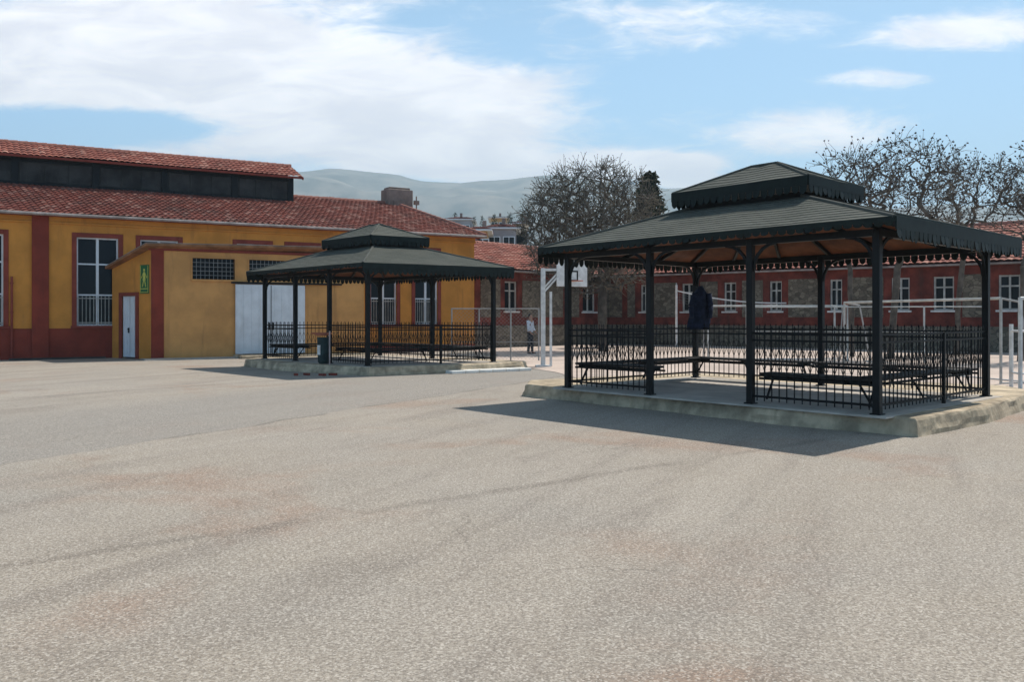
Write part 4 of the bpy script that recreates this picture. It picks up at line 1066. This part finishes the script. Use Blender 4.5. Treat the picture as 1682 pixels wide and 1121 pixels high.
for i in range(4):
    c_ = Vector((bp.x - .45 + (0, .27, .75, 1.0)[i], bp.y - 1.5 + (0, .12, -.1, .1)[i], .05)); an = rng.uniform(0, 3)
    ax = (Vector((math.cos(an), math.sin(an), 0)), Vector((-math.sin(an), math.cos(an), 0)), UP)
    q = MB(); q.box((c_.x, c_.y, .0305), (.22, .11, .06), ax); o = q.build('loose_brick', M['redtrim'], bevel=.006)
    tag(o, ['loose red brick farthest left below the litter bin', 'loose red brick second from the left below the litter bin', 'loose red brick second from the right below the litter bin', 'loose red brick farthest right below the litter bin'][i], 'brick', 'loose bricks below the litter bin')

# ------------------------------------------------------------------ jacket on the far post of the near gazebo
jp = q1(1, 1, 0); zt_ = H + (HY - 470) / F * (jp.y - .15); zb_ = H + (HY - 541) / F * (jp.y - .15)
jc = Vector((jp.x + .10, jp.y - .16, 0)); jk = MB(); rings = 12; n = 14; vs = []
for j in range(rings):
    k = j / (rings - 1); z = zt_ + (zb_ - zt_) * k
    wd = .86 * [.05, .11, .17, .20, .21, .215, .22, .23, .24, .25, .255, .25][j]; dp_ = .05 + .05 * math.sin(math.pi * min(1, k * 1.1))
    for i in range(n):
        an = 2 * math.pi * i / n; fold = 1 + .3 * math.sin(an * 5 + k * 3) * (.3 + k)
        vs.append((jc.x - .05 * k - .02 + wd * math.cos(an) * fold, jc.y + dp_ * math.sin(an) * fold, z + .02 * math.sin(an * 3) * k))
fs = [(j * n + i, j * n + (i + 1) % n, (j + 1) * n + (i + 1) % n, (j + 1) * n + i) for j in range(rings - 1) for i in range(n)] + [tuple(range(n)), tuple(range((rings - 1) * n, rings * n))]
jk.add(vs, fs)
for sx in (-1, 1):
    a = Vector((jc.x + sx * .15, jc.y - .03, zt_ - .17)); b_ = Vector((jc.x + sx * .22 - .03, jc.y - .06, zt_ - .45)); c_ = Vector((jc.x + sx * .2 - .03, jc.y - .07, zt_ - .72))
    jk.tube(a, b_, .065, .06, 10); jk.tube(b_, c_, .06, .05, 10)
jo = jk.build('jacket', M['navy'], smooth=True); tag(jo, 'dark navy jacket hanging on the far post of the near gazebo', 'jacket')
hk = MB(); hk.tube((jp.x, jp.y - .05, zt_ - .02), (jp.x, jp.y - .2, zt_ - .01), .012); hk.build('hook', M['black'], jo)

# ------------------------------------------------------------------ person
def skinned(name, chains, material, parent, sub=2):
    vs, es, rs = [], [], []
    idx = {}
    for ch in chains:
        prev = None
        for (p_, r_) in ch:
            key = tuple(round(x, 4) for x in p_)
            if key not in idx: idx[key] = len(vs); vs.append(p_); rs.append(r_)
            i = idx[key]
            if prev is not None and prev != i: es.append((prev, i))
            prev = i
    me = bpy.data.meshes.new(name); me.from_pydata(vs, es, []); o = bpy.data.objects.new(name, me); COL.objects.link(o)
    sk = o.modifiers.new('skin', 'SKIN'); sk.use_smooth_shade = True
    for i, r_ in enumerate(rs): me.skin_vertices[0].data[i].radius = (r_, r_) if not isinstance(r_, tuple) else r_
    me.skin_vertices[0].data[0].use_root = True
    sb = o.modifiers.new('sub', 'SUBSURF'); sb.levels = sub; sb.render_levels = sub
    dg = bpy.context.evaluated_depsgraph_get(); nm = bpy.data.meshes.new_from_object(o.evaluated_get(dg))
    bpy.data.objects.remove(o); nm.name = name; nm.materials.clear(); nm.materials.append(material)
    no = bpy.data.objects.new(name, nm); COL.objects.link(no); no.parent = parent
    for p_ in nm.polygons: p_.use_smooth = True
    return no
pg = G(871, 582); per = thing('person', 'person in white shirt and black trousers standing by the mesh fence', 'person', tuple(pg))
per.rotation_euler = (0, 0, R(-25))
# local frame: +x is forward
pel, ch_, nk = (0, 0, .95), (.0, 0, 1.35), (.0, 0, 1.5)
def arm(s, fx): return [((0, 0, 1.42), .09), ((0, s * .19, 1.42), .055), ((-.02 + fx * .06, s * .24, 1.14), .042), ((.16 * fx + .04, s * .22, .93), .03), ((.2 * fx + .08, s * .2, .87), .028)]
body_ch = [[(pel, .10), ((0, 0, 1.15), .09), (ch_, .10), (nk, .06), ((.02, 0, 1.58), .07), ((.03, 0, 1.66), .09), ((.015, 0, 1.75), .05)],
           [((.03, 0, 1.66), .09)]]
for s, fx in ((1, .9), (-1, .5)):
    a = arm(s, fx); body_ch.append([(nk, .06), a[1], a[2], a[3], a[4]])
    hx = a[4][0]
    for f_i in range(4):
        y0 = hx[1] + (f_i - 1.5) * .018
        body_ch.append([(hx, .028), ((hx[0] + .04, y0, hx[2] - .005), .009), ((hx[0] + .075 - abs(f_i - 1.3) * .008, y0, hx[2] - .025), .008)])
    body_ch.append([(hx, .028), ((hx[0] + .02, hx[1] - s * .04, hx[2] + .01), .01), ((hx[0] + .045, hx[1] - s * .05, hx[2] + .0), .008)])
for s, fx in ((1, .05), (-1, -.06)):
    body_ch.append([(pel, .10), ((.0, s * .1, .88), .07), ((.02 + fx * .4, s * .1, .5), .058), ((fx, s * .1, .1), .04), ((fx + .14, s * .11, .035), .035)])
skinned('body', body_ch, M['skin'], per, 2)
nose = MB()
sh = [[((0, 0, .9), .15), ((0, 0, 1.15), .15), ((0, 0, 1.36), .155), ((.0, 0, 1.47), .075)]]
for s, fx in ((1, .9), (-1, .5)):
    a = arm(s, fx); e = tuple(np.array(a[2][0]) * .35 + np.array(a[3][0]) * .65); sh.append([((0, 0, 1.36), .155), (a[1][0], .072), (a[2][0], .056), (e, .045)])
skinned('shirt', sh, M['shirt'], per, 2)
trs = [[((0, 0, 1.0), .14), ((0, 0, .93), .145)]]
for s, fx in ((1, .05), (-1, -.06)): trs.append([((0, 0, .93), .145), ((.0, s * .1, .85), .1), ((.02 + fx * .4, s * .1, .5), .075), ((fx, s * .1, .09), .06)])
skinned('trousers', trs, M['trousers'], per, 2)
skinned('hair', [[((-.035, 0, 1.60), .06), ((-.03, 0, 1.68), .09), ((.0, 0, 1.745), .07), ((.05, 0, 1.755), .035)]], mat('black_hair', (.012, .01, .009), .7), per, 2)
for s, fx in ((1, .05), (-1, -.06)): skinned('shoe', [[((fx - .04, s * .1, .045), .05), ((fx + .08, s * .11, .04), .045), ((fx + .17, s * .115, .03), .035)]], M['black'], per, 2)

# ------------------------------------------------------------------ haze
hz = MB(); hz.hexa([(-4100, -350, -7), (4100, -350, -7), (4100, 5100, -7), (-4100, 5100, -7), (-4100, -350, 520), (4100, -350, 520), (4100, 5100, 520), (-4100, 5100, 520)])
hm = bpy.data.materials.new('pale_air'); hm.use_nodes = True; t = hm.node_tree; t.nodes.clear()
pv = nd(t, 'ShaderNodeVolumePrincipled'); pv.inputs['Color'].default_value = (.66, .87, 1, 1); pv.inputs['Density'].default_value = .00036; pv.inputs['Anisotropy'].default_value = .2
mo = nd(t, 'ShaderNodeOutputMaterial'); t.links.new(pv.outputs[0], mo.inputs['Volume'])
tag(hz.build('haze', hm), 'thin pale haze over the far hills', 'haze', kind='stuff')
